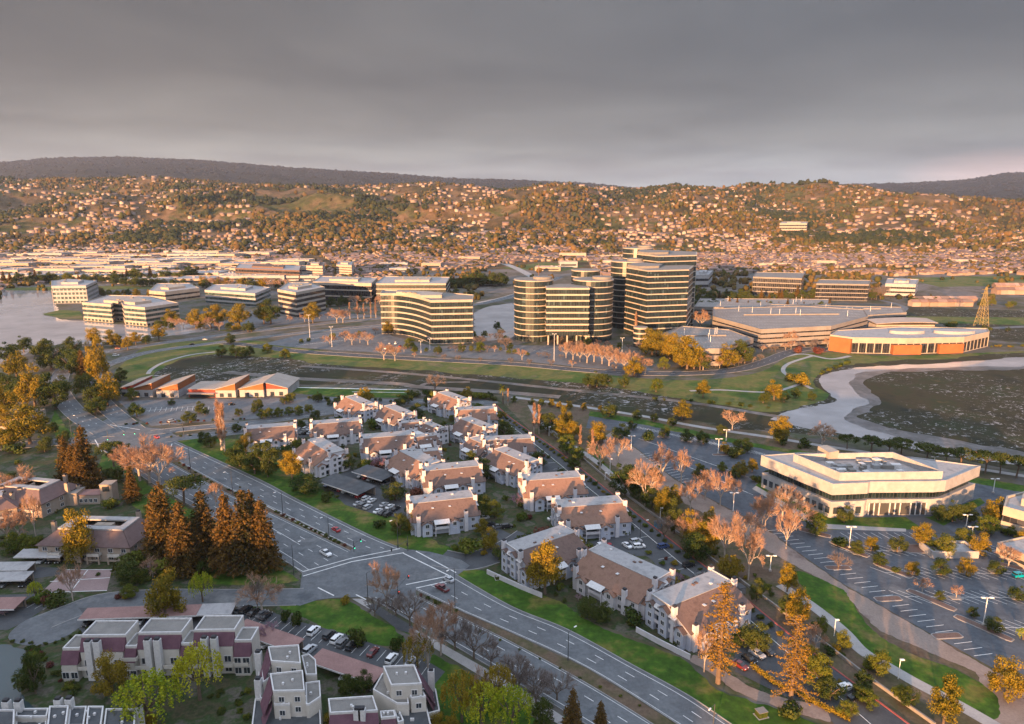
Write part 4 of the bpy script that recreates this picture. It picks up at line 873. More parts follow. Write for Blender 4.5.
off('office_block', 'long low white office behind the golden trees', [(206, 303), (256, 307), (271, 300), (240, 296), (215, 296.5)], 294, (256, 307), 3, 'g_green', 'office_white', .42)
off('office_block', 'five storey striped cream office by the parkway', [(279.5, 314), (297.5, 318), (326, 311), (310, 305), (290, 305)], 293, (297.5, 318), 5, 'g_dark', 'office_cream', .42)
off('office_block', 'dark office framed by a big white portal', [(314, 301), (372, 303), (378, 296), (322, 294)], 283, (340, 302), 3, 'g_dark', 'office_cream', .18, crown=2.2)
off('office_block', 'flat dark office with a gold glint behind the curved one', [(376, 302), (446, 302), (450, 294), (385, 293)], 284, (400, 302), 4, 'g_tower', 'office_cream', .25)
off('office_block', 'dark banded office in the trees right of the warehouses', [(236, 278), (300, 281), (302, 275), (240, 273)], 270, (270, 280), 3, 'g_dark', 'roof_brown', .3)
off('hotel', 'square cream hotel with a brown roof', [(307, 279), (323, 279.5), (325, 275), (309, 275)], 266, (315, 279), 5, 'g_dark', 'office_cream', .7, roof='roof_brown')
off('hotel', 'pale yellow hotel right of the brown roofed one', [(337, 277), (352, 278), (354, 273), (339, 273)], 265, (345, 277), 5, 'g_dark', 'office_cream', .7)
off('office_block', 'curved dark banded office at the far right, left of its pair', [(752, 295), (800, 297), (803, 290), (755, 289)], 278, (775, 296), 4, 'g_dark', 'conc_pale', .22, plant=False, roof='roof_grey')
off('office_block', 'long dark banded office at the far right, right of its pair', [(815, 300), (867, 301), (869, 296), (818, 295)], 284, (840, 300), 4, 'g_dark', 'conc_pale', .22, plant=False, roof='roof_grey')
off('office_block', 'white office with square windows beyond the marsh', [(884, 297), (914, 298), (917, 292), (886, 291)], 284, (900, 297), 3, 'g_dark', 'office_white', .6)
off('office_block', 'small white office beside the tallest tower', [(694, 287), (708, 287), (712, 282), (696, 282)], 275, (700, 287), 2, 'g_dark', 'office_white', .6)
o = off('office_block', 'broad sunlit office on the hillside shoulder', [(778, 245), (805, 245), (806, 242), (780, 242)], 234, (790, 245), 4, 'g_dark', 'office_cream', .6); o.location.z = hz(o.location.x, o.location.y+10)
# parking structures
def garage(label, px, top, at, n):
    poly = GP(px); h = height_at(at[0], at[1], top); o = office('parking_garage', label, poly, h, n, 'g_dark', 'conc_pale', .7, 'conc_pale', 'parking garage', plant=False)
    cx, cy = o.location.x, o.location.y; q = MB(); I = offset([(a-cx, b-cy) for a, b in poly], -4)
    xs = [p[0] for p in I]; ys = [p[1] for p in I]; yv = min(ys)+8
    while yv < max(ys)-4:
        for i in range(int((max(xs)-min(xs))/2.8)):
            xx = min(xs)+i*2.8
            if inside(xx, yv-3, I) and inside(xx, yv+3, I): q.box(xx, yv, h+.14, .12, 5, .02)
        yv += 16
    q.build('bay_markings', M['paint'], o)
    for i in range(7):
        p = random.choice(I); f = rv(.1, .9); MB().tube((p[0]*f, p[1]*f, h), (p[0]*f, p[1]*f, h+6), .2, .14).build('lamp_post', M['lamp'], o)
    if n > 2: # ramp wall lines
        MB().box(0, 4, h+.9, (max(xs)-min(xs))*.6, .5, 1.2, .05).build('ramp_wall', M['conc_pale'], o)
    return o
garage('nearest concrete parking garage, in front of the tallest tower', [(662, 350), (690, 367), (718, 367.5), (752, 356), (728, 346), (682, 342)], 349, (718, 367), 3)
garage('largest parking garage with long ramps left of the orange walled club', [(712, 334), (760, 349), (829, 345), (866, 334), (862, 326), (800, 322), (712, 325)], 330, (760, 349), 4)
garage('flat pale parking deck beyond the largest garage', [(694, 314), (760, 316), (830, 313), (828, 306), (700, 305)], 309, (760, 316), 2)
garage('upper parking deck behind the largest garage', [(750, 322), (866, 327), (905, 324), (900, 318), (770, 315)], 313, (800, 324), 3)
# club by the slough
o = off('sports_club', 'white roofed club with orange and glass walls beside the slough', [(829, 350), (850, 353), (905, 354), (962, 352.5), (987, 346.5), (985, 343), (900, 341), (836, 345)], 339, (895, 354), 1, 'g_dark', 'office_cream', .32, plant=False, cat='sports club')
cx, cy = o.location.x, o.location.y
hh = height_at(895, 354, 339)
for (a, b) in (((829, 350.3), (850, 353.4)), ((892, 354.4), (920, 354.2)), ((938, 353.6), (962, 352.8))):
    p, q = Vector(G(*a)), Vector(G(*b)); d = (q-p).normalized(); n = Vector((d.y, -d.x)); pp = [p+n*1.2, q+n*1.2, q-n*3, p-n*3]; MB().prism([(t.x-cx, t.y-cy) for t in pp], 0, hh*(.95 if a[0] < 850 else .62)).build('orange_wall', M['orange'], o)
piers(o, GP([(829, 350), (850, 353), (905, 354), (962, 352.5), (987, 346.5), (985, 343), (900, 341), (836, 345)]), 0, hh*.7, 6, .8, 'office_cream')
for px, r in ((905, 12), (952, 14)):
    x, y = G(px, 347.5); MB().prism([(x-cx+r*1.3*math.cos(t), y-cy+r*.55*math.sin(t)) for t in np.linspace(0, 2*PI, 33)[:-1]], hh, hh+2.6).build('roof_drum', M['office_white'], o)
x, y = G(903, 339.5); o = thing('sports_hall', (x, y+6), 0, 'tall hall with a curved sloping pale roof behind the club', 'sports hall')
q = MB(); L2, W2 = 29, 9; N = 10
for i in range(N):
    a, b = -L2+2*L2*i/N, -L2+2*L2*(i+1)/N; za, zb = 13+4*math.sin(PI*.2+PI*.5*(i/N)), 13+4*math.sin(PI*.2+PI*.5*((i+1)/N)); q.slab([(a, -W2-1, za), (b, -W2-1, zb), (b, W2, zb+1.5), (a, W2, za+1.5)], .5)
q.build('roof', M['beige_roof'], o); MB().box(0, 0, 7.2, 2*L2-3, 2*W2-3, 14.4).build('walls', M['office_cream'], o); MB().box(-4, -W2+1.4, 6, 2*L2-10, .1, 4).build('window_strip', M['g_dark'], o)
# lattice pylon
x, y = G(981, 326); h = height_at(981, 326, 287); o = thing('lattice_pylon', (x, y), .4, 'tall yellow lattice pylon on the marsh', 'pylon'); m = MB(); lv = 9
def pc(k): w = 9*(1-k/lv)+.9; z = h*k/lv; return [(-w/2, -w/2, z), (w/2, -w/2, z), (w/2, w/2, z), (-w/2, w/2, z)]
for k in range(lv):
    a, b = pc(k), pc(k+1)
    for i in range(4):
        j = (i+1) % 4; m.tube(a[i], b[i], .2, .2, 4); m.tube(a[i], b[j], .11, .11, 4); m.tube(a[j], b[i], .11, .11, 4); m.tube(b[i], b[j], .11, .11, 4)
M['pylon'] = plain('pylon_paint', (.34, .26, .10), .5); m.build('lattice', M['pylon'], o)
m = MB()
for z in (.72, .84, .95): m.tube((-7, 0, h*z), (7, 0, h*z), .22, .22, 4)
m.build('cross_arms', M['pylon'], o)
# school with mono-pitch roofs
o = thing('school', G(205, 394), 0, 'low school with a row of orange and red shed roofs on white walls', 'school')
sx0, sy0 = o.location.x, o.location.y
for px0, px1, yb, kind in ((120, 134, 396.5, 'r'), (132, 153, 397, 'o'), (157, 179, 397.5, 'o'), (187, 215, 398.5, 'low'), (216, 236, 397.5, 'v'), (240, 264, 397, 'v'), (266, 288, 396, 'R')):
    xa, ya = G(px0, yb); xb, _ = G(px1, yb); xa -= sx0; xb -= sx0; ya -= sy0; D = 26
    if kind == 'low':
        MB().box((xa+xb)/2, ya+D*.5, 2.8, xb-xa, D*.8, 5.6).build('link_wing', M['red_wall'], o); MB().box((xa+xb)/2, ya+5, 3.3, xb-xa-.5, 12, .4).build('canopy', M['beige_roof'], o); MB().box((xa+xb)/2, ya+D*.5, 5.75, xb-xa+1, D*.8+1, .3).build('roof', M['beige_roof'], o)
        MB().box((xa+xb)/2, ya+2.5, 1.5, xb-xa-2, .1, 2.6).build('glass_wall', M['pane'], o); continue
    w = MB().box((xa+xb)/2, ya+D/2, 2.5, xb-xa, D, 5).build('wing', M['office_white'], o)
    lo, hi = (5.4, 9.5) if kind != 'r' else (5.4, 8); zl, zr = (lo, hi) if kind in 'orv' else (hi, lo)
    MB().hexa([(xa, ya-.1, 4.9), (xb, ya-.1, 4.9), (xb, ya+D, 4.9), (xa, ya+D, 4.9), (xa, ya-.1, zl), (xb, ya-.1, zr), (xb, ya+D, zr), (xa, ya+D, zl)]).build('orange_gable', M['orange' if kind in 'ov' else 'red_wall'], w)
    MB().slab([(xa-.6, ya-1.2, zl+.05), (xb+.6, ya-1.2, zr+.05), (xb+.6, ya+D+1, zr+.05), (xa-.6, ya+D+1, zl+.05)], .35).build('roof', M['beige_roof'], w)
    for f in (.3, .7): MB().box(xa+(xb-xa)*f, ya-.05, 1.6, 2.6, .12, 2.6).build('door', M['pane'], w)
# white two storey office on the right
o = thing('white_office', G(868, 500), 0, 'big white two storey office with rooftop plant inside a parapet', 'office building'); ox, oy = o.location.x, o.location.y
loc_ = lambda pts, z=0: [(a-ox, b-oy) for a, b in GP(pts, z)]
foot = [(761, 487), (829.6, 518), (863, 516.5), (865, 515.5), (929, 515), (940, 514), (973, 498.5), (909, 489), (798, 484)]
h1 = height_at(829.6, 518, 502); h2 = height_at(829.6, 518, 484.5); h15 = height_at(829.6, 518, 494.5)
low = MB().prism(loc_(foot), 0, h1).build('lower_walls', M['office_white'], o)
MB().prism(offset(loc_(foot), -1.6), h1-.02, h15+.3, uv=True).build('window_strip', M['g_tower'], o)
up = MB().prism(offset(loc_(foot), .6), h15, h2).build('upper_walls', M['office_white'], o)
MB().prism(offset(loc_(foot), -.2), h2, h2+.1).build('roof', M['roof_white'], up)
P = offset(loc_(foot), .6); I = offset(loc_(foot), .2); m = MB()
for i in range(len(P)):
    j = (i+1) % len(P); m.hexa([(*P[i], h2), (*P[j], h2), (*I[j], h2), (*I[i], h2), (*P[i], h2+.5), (*P[j], h2+.5), (*I[j], h2+.5), (*I[i], h2+.5)])
m.build('parapet', M['office_white'], up)
pen = loc_([(791, 474), (838, 500), (944, 498), (895, 470)], 0); c_ = (sum(p[0] for p in pen)/4, sum(p[1] for p in pen)/4); pen = [G(793, 461.5, h2), G(839, 481, h2), G(942, 479.5, h2), G(892, 459.5, h2)]; pen = [(a-ox, b-oy) for a, b in pen]
ph = 3.6; m = MB(); P = ccw(pen); I = offset(P, -.6)
for i in range(4):
    j = (i+1) % 4; m.hexa([(*P[i], h2+.1), (*P[j], h2+.1), (*I[j], h2+.1), (*I[i], h2+.1), (*P[i], h2+ph), (*P[j], h2+ph), (*I[j], h2+ph), (*I[i], h2+ph)])
scr = m.build('plant_screen', M['office_white'], o)
MB().prism(offset(P, -.7), h2+.12, h2+.3).build('plant_deck', M['roof_white'], scr)
for i in range(26):
    u, v = rv(.1, .9), rv(.12, .88); a = Vector(pen[0]).lerp(Vector(pen[1]), u); b = Vector(pen[3]).lerp(Vector(pen[2]), u); p = a.lerp(b, v)
    MB().box(p.x, p.y, h2+.3+.8, rv(1, 4.5), rv(1, 3), rv(1, 2.2), rv(-.2, .2)).build('roof_unit', M[random.choice(['roof_grey', 'trim', 'pole', 'roof_white'])], scr)
q = [G(817, 456, h2), G(826, 455, h2), G(838, 461, h2), G(828, 463, h2)]; MB().prism([(a-ox, b-oy) for a, b in q], h2+.1, h2+4.8).build('stair_tower', M['office_cream'], o)
a, b = Vector(loc_([(865, 515.6)])[0]), Vector(loc_([(927, 515.1)])[0]); d = (b-a).normalized(); n = Vector((d.y, -d.x)); c = (a+b)/2+n*.06; rz = math.atan2(d.y, d.x)
ent = MB().box(c.x, c.y, h1*.42, (b-a).length*.94, .14, h1*.72, rz).build('entrance_glass', M['g_green'], low)
for i in range(12):
    if i in (3, 7): continue
    p = a.lerp(b, .04+.92*i/11)+n*.25; MB().box(p.x, p.y, h1*.42, .45, .3, h1*.76, rz).build('column', M['trim'], low)
a, b = Vector(loc_([(761, 487)])[0]), Vector(loc_([(829.6, 518)])[0]); d = (b-a).normalized(); n = Vector((d.y, -d.x)); rz = math.atan2(d.y, d.x)
for i in range(11): p = a.lerp(b, .06+.09*i)+n*.05; MB().box(p.x, p.y, h1*.45, 2.0, .16, 2.8, rz).build('window', M['pane'], low)
for px in (834, 839, 856): p = Vector(loc_([(px, 518-(px-829.6)*.045)])[0]); MB().box(p.x, p.y, h1*.45, 3, .3, 2.8, rz*.1).build('window', M['pane'], low)
# white annexes at the right edge
o = off('office_annex', 'white two storey office cut off by the right edge', [(1000, 533), (1040, 545), (1080, 530), (1040, 512), (1003, 522)], 508, (1000, 533), 2, 'g_dark', 'office_cream', .55)
lowblock(1030, 561, 20, 16, 14, 4.6, 'office_cream', 'roof_white', 'single storey white annexe with terrace at the right edge', 'building', 'annexe', None, auto=False)
# walled enclosure in the car park
x, y = G(948, 553); o = thing('service_enclosure', (x, y), 0, 'low white walled service yard in the car park', 'enclosure'); m = MB(); m.box(0, -4, 1.4, 17, .4, 2.8); m.box(0, 4, 1.4, 17, .4, 2.8); m.box(-8.3, 0, 1.4, .4, 7.6, 2.8); m.box(8.3, 0, 1.4, .4, 7.6, 2.8); m.build('walls', M['office_white'], o); MB().box(0, 0, 1.0, 15, 6.6, 2).build('tanks', M['roof_white'], o)
# ---------- lower left flats
x, y = G(55, 690); o = thing('stepped_flats', (x, y+2), R(1), 'row of cream flats with purple mansards above the pond', 'block of flats')
L = G(250, 690)[0]-x; u = L/100
for (a, b, h, dy, D) in ((0, 8.9, 8.4, 1.2, 6), (9, 32, 11.3, 2.6, 6.8), (32.1, 38, 8.6, 1.6, 6), (38.1, 60.5, 11.5, 3.2, 6.8), (60.6, 66.6, 8.8, 2.2, 6), (66.7, 88, 11.8, 3.8, 6.8), (88.1, 97, 9.2, 2.8, 6)):
    flats_module(o, (a+b)/2*u, dy+D/2+2, (b-a)*u, D, h)
for i, a in enumerate((15, 19.5, 45, 50, 74, 79)): chimney(o, a*u, 2.1+(i//2)*.5, 0, 11.6, 1.7, 'trim')
for a, z in ((4, 3.2), (12, 3.2), (29, 3.2), (35, 5.6), (41, 3), (56, 3), (63, 3), (70, 3), (84, 3), (92, 3.2)): balcony(o, a*u, 2.8+a*.012, z, 4)
def roofblocks(name, label, anchor, blocks, purple=(), chims=(), wins=(), rf='roof_grey'):
    """flats measured from their flat roofs: each block is (roof corners, roof height)"""
    ax, ay = G(*anchor); o = thing(name, (ax, ay), 0, label, 'block of flats')
    for q, z in blocks:
        P = ccw([(a-ax, b-ay) for a, b in (G(px, py, z) for px, py in q)]); m = MB().prism(P, 0, z, 0).build('walls', M['stucco'], o)
        MB().prism(offset(P, -.3), z, z+.08).build('roof', M[rf if z > 6 else 'roof_dark'], m); pz = MB(); I = offset(P, -.32)
        for i in range(len(P)):
            j = (i+1) % len(P); pz.hexa([(*P[i], z), (*P[j], z), (*I[j], z), (*I[i], z), (*P[i], z+.5), (*P[j], z+.5), (*I[j], z+.5), (*I[i], z+.5)])
        pz.build('parapet', M['trim'], m)
        for i in range(2): c = [sum(p[k] for p in P)/len(P)+rv(-1.5, 1.5) for k in (0, 1)]; MB().box(c[0], c[1], z+.35, .5, .5, .6).build('roof_vent', M['trim'], m)
        L = sorted(P, key=lambda p: p[1])[:2]; L.sort(); w_ = L[1][0]-L[0][0]
        if w_ > 3:
            for k in range(max(1, int(w_/3.6))):
                t = (k+.5)/max(1, int(w_/3.6)); x_ = L[0][0]+w_*t; y_ = L[0][1]+(L[1][1]-L[0][1])*t
                for zw in np.arange(z-1.9, 1.2, -2.8): window(m, x_, y_, float(zw), math.atan2(L[1][1]-L[0][1], w_), 1.2, 1.3)
    for q, z0, z1 in purple:      # sloping shingle strips: two roof side points and two foot points
        A = [(*[v-s_ for v, s_ in zip(G(px, py, z1), (ax, ay))], z1) for px, py in q[:2]]; B = [(*[v-s_ for v, s_ in zip(G(px, py, z0), (ax, ay))], z0) for px, py in q[2:]]
        MB().slab([A[0], A[1], B[1], B[0]], .25).build('mansard', M['purple'], o)
    for px, py, z in chims: c = G(px, py, z); chimney(o, c[0]-ax, c[1]-ay, 0, z, 1.6, 'trim')
    return o
roofblocks('stepped_flats', 'cream flats stepping back in two towers, left of the slanting pink carport', (285, 715),
    [([(268, 648), (299, 646), (301, 664.5), (271, 662.5)], 12), ([(270, 675), (303, 671.5), (305, 692), (273, 692.5)], 11.8), ([(301.5, 657), (309, 655), (316, 661), (317, 676), (306, 676)], 8.6), ([(305.5, 684), (320, 682), (321, 698), (309, 706), (306, 706)], 8.4),
     ([(262, 671), (286, 670.5), (286, 679), (270, 679), (263, 684)], 8.8), ([(273, 700), (289, 699), (290, 706), (274, 706)], 8.6), ([(258, 668), (270, 668), (271, 700), (260, 700)], 6.2), ([(255, 700), (292, 702), (320, 704), (322, 740), (250, 740)], 5)],
    [([(268, 649), (271, 664), (260, 676), (262, 688)], 8.0, 11.8), ([(270, 677), (273, 693), (261, 704), (264, 716)], 7.6, 11.6), ([(272, 701), (272, 708), (262, 718), (264, 728)], 5.6, 8.4)],
    [(258, 652, 12), (258, 679, 10.5), (258, 681, 8)])
roofblocks('stepped_flats', 'cream flats with a grey upper terrace, beside the twin orange bare trees', (405, 712),
    [([(383, 667.5), (414.5, 666), (422, 685), (391, 686.5)], 12), ([(373, 691), (382, 675), (384, 674), (392, 697), (408, 698), (409, 705), (397, 705)], 8.2), ([(409, 693), (423, 692), (426, 698), (411, 699.5)], 9), ([(396, 706), (426, 704), (432, 730), (392, 730)], 5.2), ([(418, 690), (436, 690), (440, 712), (424, 716)], 4.6)],
    [([(415, 667), (422, 685), (432, 692), (435, 706)], 4.8, 11.8), ([(424, 693), (427, 699), (434, 706), (434, 712)], 4.4, 8.8)], [(431, 670, 10.5)])
roofblocks('stepped_flats', 'low purple fronted flats joining the two stepped blocks at the bottom edge', (352, 735),
    [([(328, 700), (373, 697), (378, 712), (330, 714.5)], 8.6), ([(380, 712.5), (394, 711.5), (396, 718), (381, 719.5)], 7), ([(394, 712), (398, 708), (404, 722), (398, 724)], 6)],
    [([(330, 715), (378, 712.5), (328, 734), (380, 731)], 5.2, 8.4), ([(381, 720), (396, 718.5), (381, 734), (398, 732)], 4, 6.8)], [(357, 709, 10), (362, 709, 10)])
roofblocks('stepped_flats', 'white topped flats at the very bottom left corner', (60, 740),
    [([(-30, 711), (15, 711), (14, 740), (-30, 740)], 8.4), ([(16, 710), (49, 709.5), (47, 718), (16, 718)], 7.2), ([(16, 719), (47, 719), (46, 740), (16, 740)], 6), ([(49.5, 707.5), (69, 707), (66, 730), (47, 730)], 8.6), ([(70, 708), (87, 707.5), (84, 727), (68, 727)], 7.2), ([(88, 707.5), (104, 707.5), (101, 730), (86, 730)], 7.8), ([(106, 710), (136, 710), (134, 740), (102, 740)], 7.4)],
    (), [(6, 701, 10), (18, 701, 10), (58, 699, 10), (69, 698.5, 10), (138, 706, 9)], rf='roof_dark')
# mauve roofed flats, middle left
def ridgeflats(px, py, ang, L, W, label, courtyard=True):
    x, y = G(px, py); o = thing('pitched_flats', (x, y), R(ang), label, 'block of flats'); l, w = L/2, W/2; e, d = 6.0, 9.8
    MB().box(0, 0, e/2, L, W, e).build('walls', M['tan'], o)
    q = MB(); f = 5.2
    q.slab([(-l-.5, -w-.6, e-.2), (l+.5, -w-.6, e-.2), (l-f, -w+f, d), (-l+f, -w+f, d)], .3); q.slab([(l+.5, w+.6, e-.2), (-l-.5, w+.6, e-.2), (-l+f, w-f, d), (l-f, w-f, d)], .3)
    q.slab([(l+.5, -w-.6, e-.2), (l+.5, w+.6, e-.2), (l-f, w-f, d), (l-f, -w+f, d)], .3); q.slab([(-l-.5, w+.6, e-.2), (-l-.5, -w-.6, e-.2), (-l+f, -w+f, d), (-l+f, w-f, d)], .3)
    r = q.build('roof', M['dkshingle'], o); q = MB(); P = [(-l+f, -w+f), (l-f, -w+f), (l-f, w-f), (-l+f, w-f)]; t = 2.3
    A_, B_ = offset(P, .5), offset(P, -t)
    for i in range(4):
        j = (i+1) % 4; q.hexa([(*A_[i], d), (*A_[j], d), (*B_[j], d), (*B_[i], d), (*A_[i], d+.55), (*A_[j], d+.55), (*B_[j], d+.55), (*B_[i], d+.55)])
    q.build('white_ridge_deck', M['roof_white'], r)
    m = MB(); I = offset(P, -t-.1); m.face([(a, b, d-1.6) for a, b in I]); m.build('inner_slope', M['dkshingle'], r)
    for i in range(2): a = rv(-l*.3, l*.4); MB().box(a, 0, d-.7, 3.4, 2.4, 1.6).build('dormer', M['tan'], r)
    for cx, cy in ((-l*.1, -w-.6), (l*.0+2.2, -w-.6), (-l-.6, 0), (l+.6, w*.3), (l*.5, w+.6)): chimney(o, cx, cy, 0, d+.3, 1.5, 'tan')
    for s in (-1, 1):
        for i in range(max(3, int(L/4.5))):
            for z in (1.7, 4.5): window(o, -l+L*(i+.5)/max(3, int(L/4.5)), s*w, z, 0 if s < 0 else PI, 1.6, 1.4)
        for i in range(3):
            for z in (1.7, 4.5): window(o, s*l, -w+W*(i+.5)/3, z, PI/2 if s > 0 else -PI/2, 1.6, 1.4)
    for cx in (-l*.6, l*.25, l*.7):
        b = balcony(o, cx, -w-.02, 3.0, 4.4, 2.0); MB().box(cx, -w-2.0, 1.5, 4.4, .25, .5).build('arch_beam', M['tan'], o)
        for s in (-1, 1): MB().box(cx+s*2.1, -w-2.0, 1.45, .5, .4, 2.9).build('porch_post', M['tan'], o)
    return o
ridgeflats(103, 548, -3, 34, 20, 'tan flats with mauve roof and white ridge, behind the big orange tree')
ridgeflats(33, 505, -12, 30, 20, 'tan flats with mauve roof left of the tall redwoods pair')
ridgeflats(-15, 520, 30, 24, 16, 'mauve roofed flats running off the left edge')
x, y = G(92, 502); o = thing('clubhouse', (x, y), R(4), 'small tan clubhouse with a square open tower', 'clubhouse')
for cx, cy, W, D, h, r_ in ((-8, 0, 8, 7, 5.4, 'roof_grey'), (0, .5, 10, 6, 4.2, 'pink_roof'), (7.5, .5, 5, 5, 8.4, 'tan')): b = MB().box(cx, cy, h/2, W, D, h).build('walls', M['tan'], o); MB().box(cx, cy, h+.1, W+.3, D+.3, .25).build('roof', M[r_], b)
MB().box(7.5, -2.1, 6.6, 2.8, .2, 2.2).build('opening', M['pane'], o); chimney(o, -6, 2, 0, 7, 1.2, 'tan'); [window(o, a, -2.5, 1.8, 0, 1.2, 1.5) for a in (-3, -1, 1, 3)]
o = lowblock(10, 424, 0, 30, 20, 5.5, 'tan', 'roof_dark', 'dark flat roofed building hidden in the trees at the left edge', 'building', 'low_building', None, auto=False)
# carports
carport(G(84, 623), G(200, 619), 5.6, 'long pink roofed carport behind the purple mansard flats', 'pink_roof', h=2.8); carport(G(200.5, 619), G(235, 617.5), 5.6, 'grey roofed carport at the right end of the long pink one', 'roof_white', h=2.9)
carport(G(-20, 613), G(22, 612), 6.5, 'short pink carport at the left edge beside the cul de sac', 'pink_roof', fill=.3)
carport(G(20, 561), G(66, 561), 5.5, 'grey roofed carport beneath the tan flats', 'roof_white'); carport(G(-40, 575), G(33, 574), 5.2, 'light grey carport second row from the tan flats', 'roof_white'); carport(G(-40, 586), G(31, 584), 5.2, 'light grey carport third row, nearest the left plaza', 'roof_white')
carport(G(316, 665), G(380, 687), 6, 'pink carport slanting between the stepped flats', 'pink_roof', fill=.4); carport(G(240, 634), G(298, 655), 6, 'pink carport roof behind the plum blossom tree', 'pink_roof', fill=.3)
carport(G(327, 485), G(368, 499), 11, 'dark flat carport nearest the highway lawn', 'roof_dark', h=3.6); carport(G(360, 476), G(390, 485), 10, 'dark flat carport beside the pink blossom tree', 'roof_dark', h=3.6)
# ---------- vehicles
HW = R(-43)
def pcar(px, py, ang, typ, col, label=None, group='cars parked in the car parks', name='parked_car'): x, y = G(px, py); return car(x, y, R(ang), typ, col, group, label, name, .13)
T = 'vehicles driving on the roads'
pcar(326, 555, -43, 'pickup', 'white', 'white service truck waiting at the crossroads stop line', T, 'pickup_truck'); pcar(336, 531, 137, 'sedan', 'red', 'bright red saloon alone on the highway', T, 'car'); pcar(448.5, 581, 137, 'sedan', 'silver', 'silver saloon on the crosswalk by the right corner', T, 'car')
pcar(442, 590, 137, 'pickup', 'dark red', 'dark red pickup stopped at the median tip', T, 'pickup_truck'); pcar(157, 438, -43, 'sedan', 'red', 'red and white saloon crossing the left crossroads', T, 'car'); pcar(118, 349, 10, 'van', 'dark red', 'dark red van on the parkway behind the golden trees', T, 'van')
pcar(116, 356, 10, 'suv', 'white', 'white estate on the parkway behind the golden trees', T, 'car'); pcar(192, 345, 185, 'sedan', 'black', 'black saloon on the parkway left of the dark bushes', T, 'car'); pcar(205, 340, 5, 'sedan', 'silver', 'silver saloon on the far side of the parkway', T, 'car')
for px, py, t_, c_ in ((314, 633, 'van', 'white'), (329, 637, 'suv', 'black'), (337, 641, 'suv', 'white'), (343, 645, 'suv', 'grey'), (352, 648, 'suv', 'black'), (373, 654, 'sedan', 'dark red'), (392, 661, 'van', 'white'), (411, 664, 'sedan', 'silver'), (266, 618, 'sedan', 'black')): pcar(px, py, 68, t_, c_)
pcar(310, 652, 65, 'van', 'silver')
for px, py, t_, c_, a in ((601, 549, 'suv', 'white', -70), (610, 548, 'sedan', 'red', -70), (627, 547, 'sedan', 'white', -60), (636, 543, 'suv', 'silver', 20), (639, 548, 'suv', 'white', 10), (490, 526, 'suv', 'black', 20), (498, 528, 'sedan', 'grey', 20), (507, 528, 'suv', 'black', 20), (484, 519, 'sedan', 'silver', 20), (476, 512, 'sedan', 'black', 20),
                          (757, 656, 'suv', 'silver', -55), (766, 653, 'suv', 'black', -55), (749, 661, 'sedan', 'black', -55), (740, 667, 'sedan', 'dark red', -55), (931, 552, 'sedan', 'dark red', -35), (1019, 577, 'suv', 'teal', 10), (232, 405, 'sedan', 'black', 0), (172, 422, 'suv', 'silver', 60), (463, 349, 'van', 'white', 0), (386, 349, 'sedan', 'white', 80), (400, 347, 'suv', 'red', 80), (408, 347, 'sedan', 'black', 80), (390, 344, 'sedan', 'silver', 80), (396, 344, 'suv', 'white', 80), (352, 340, 'sedan', 'silver', 80), (609, 354, 'suv', 'white', 70), (620, 358, 'sedan', 'black', 70), (553, 520, 'sedan', 'white', 20), (626, 520, 'suv', 'black', 15)): pcar(px, py, a, t_, c_)
for i in range(9): pcar(600+i*12.6+rv(-1, 1), 500.5+i*9.5, 20, random.choice(['sedan', 'suv']), rcol()) if i not in (3, 4, 6) else None
for a, b, n, an in (((246, 612), (262, 616), 3, 68), ((845, 690), (866, 708), 3, 20), ((200, 613), (240, 612), 2, 68), ((358, 505), (388, 516), 7, 60), ((366, 500), (396, 510), 6, 60), ((293, 430), (322, 430), 8, 70), ((298, 434), (318, 434), 6, 70), ((345, 488), (365, 495), 4, 60)):
    for i in range(n):
        if random.random() < .88: pcar(a[0]+(b[0]-a[0])*i/(n-1), a[1]+(b[1]-a[1])*i/(n-1), an, random.choice(['sedan', 'suv']), rcol())
# ---------- lamps, signals
for a in ((849, 548, 527), (971, 541, 527), (966, 527, 515), (993, 493, 479), (934, 464, 457), (983, 626, 598), (631, 451, 436), (718, 454, 439), (726, 441, 430), (733, 512, 493), (554, 361, 334), (332, 347, 327), (310, 339, 315), (421, 353, 341), (430, 350, 339), (770, 571, 556), (622, 352, 338), (728, 345, 336)): lot_lamp(*a)
for a in ((834, 636, 620), (898, 679, 660), (610, 470, 459), (549, 436, 427), (587, 458, 449), (660, 520, 508), (605, 480, 473)): path_lamp(*a)
for a in ((283, 516, 491, -130), (329, 537, 516, -130), (294, 575, 545, 45), (398, 546, 519, -130), (568, 661, 632, 45), (713, 730, 704, -130), (191, 473, 446, -130), (233, 496, 471, -130), (72, 438, 416, 0), (368, 601, 573, 45), (455, 607, 568, -130), (640, 540, 522, 20)): road_lamp(a[0], a[1], a[2], R(a[3]))
signal(109, 446, 430, R(5), 14, 'traffic signal with mast arm at the left crossroads, near corner'); signal(184, 437, 420, R(178), 12, 'traffic signal with mast arm at the left crossroads, far corner')
signal(408, 551, 536, R(-120), 9, 'traffic signal at the main crossroads beside the highway lawn'); signal(354, 552, 541, R(60), 4, 'short signal post on the median tip of the main crossroads', (.9,)); signal(398, 600, 583, R(70), 7, 'traffic signal under the orange bare tree at the main crossroads', (1.0,), 'sig_red')
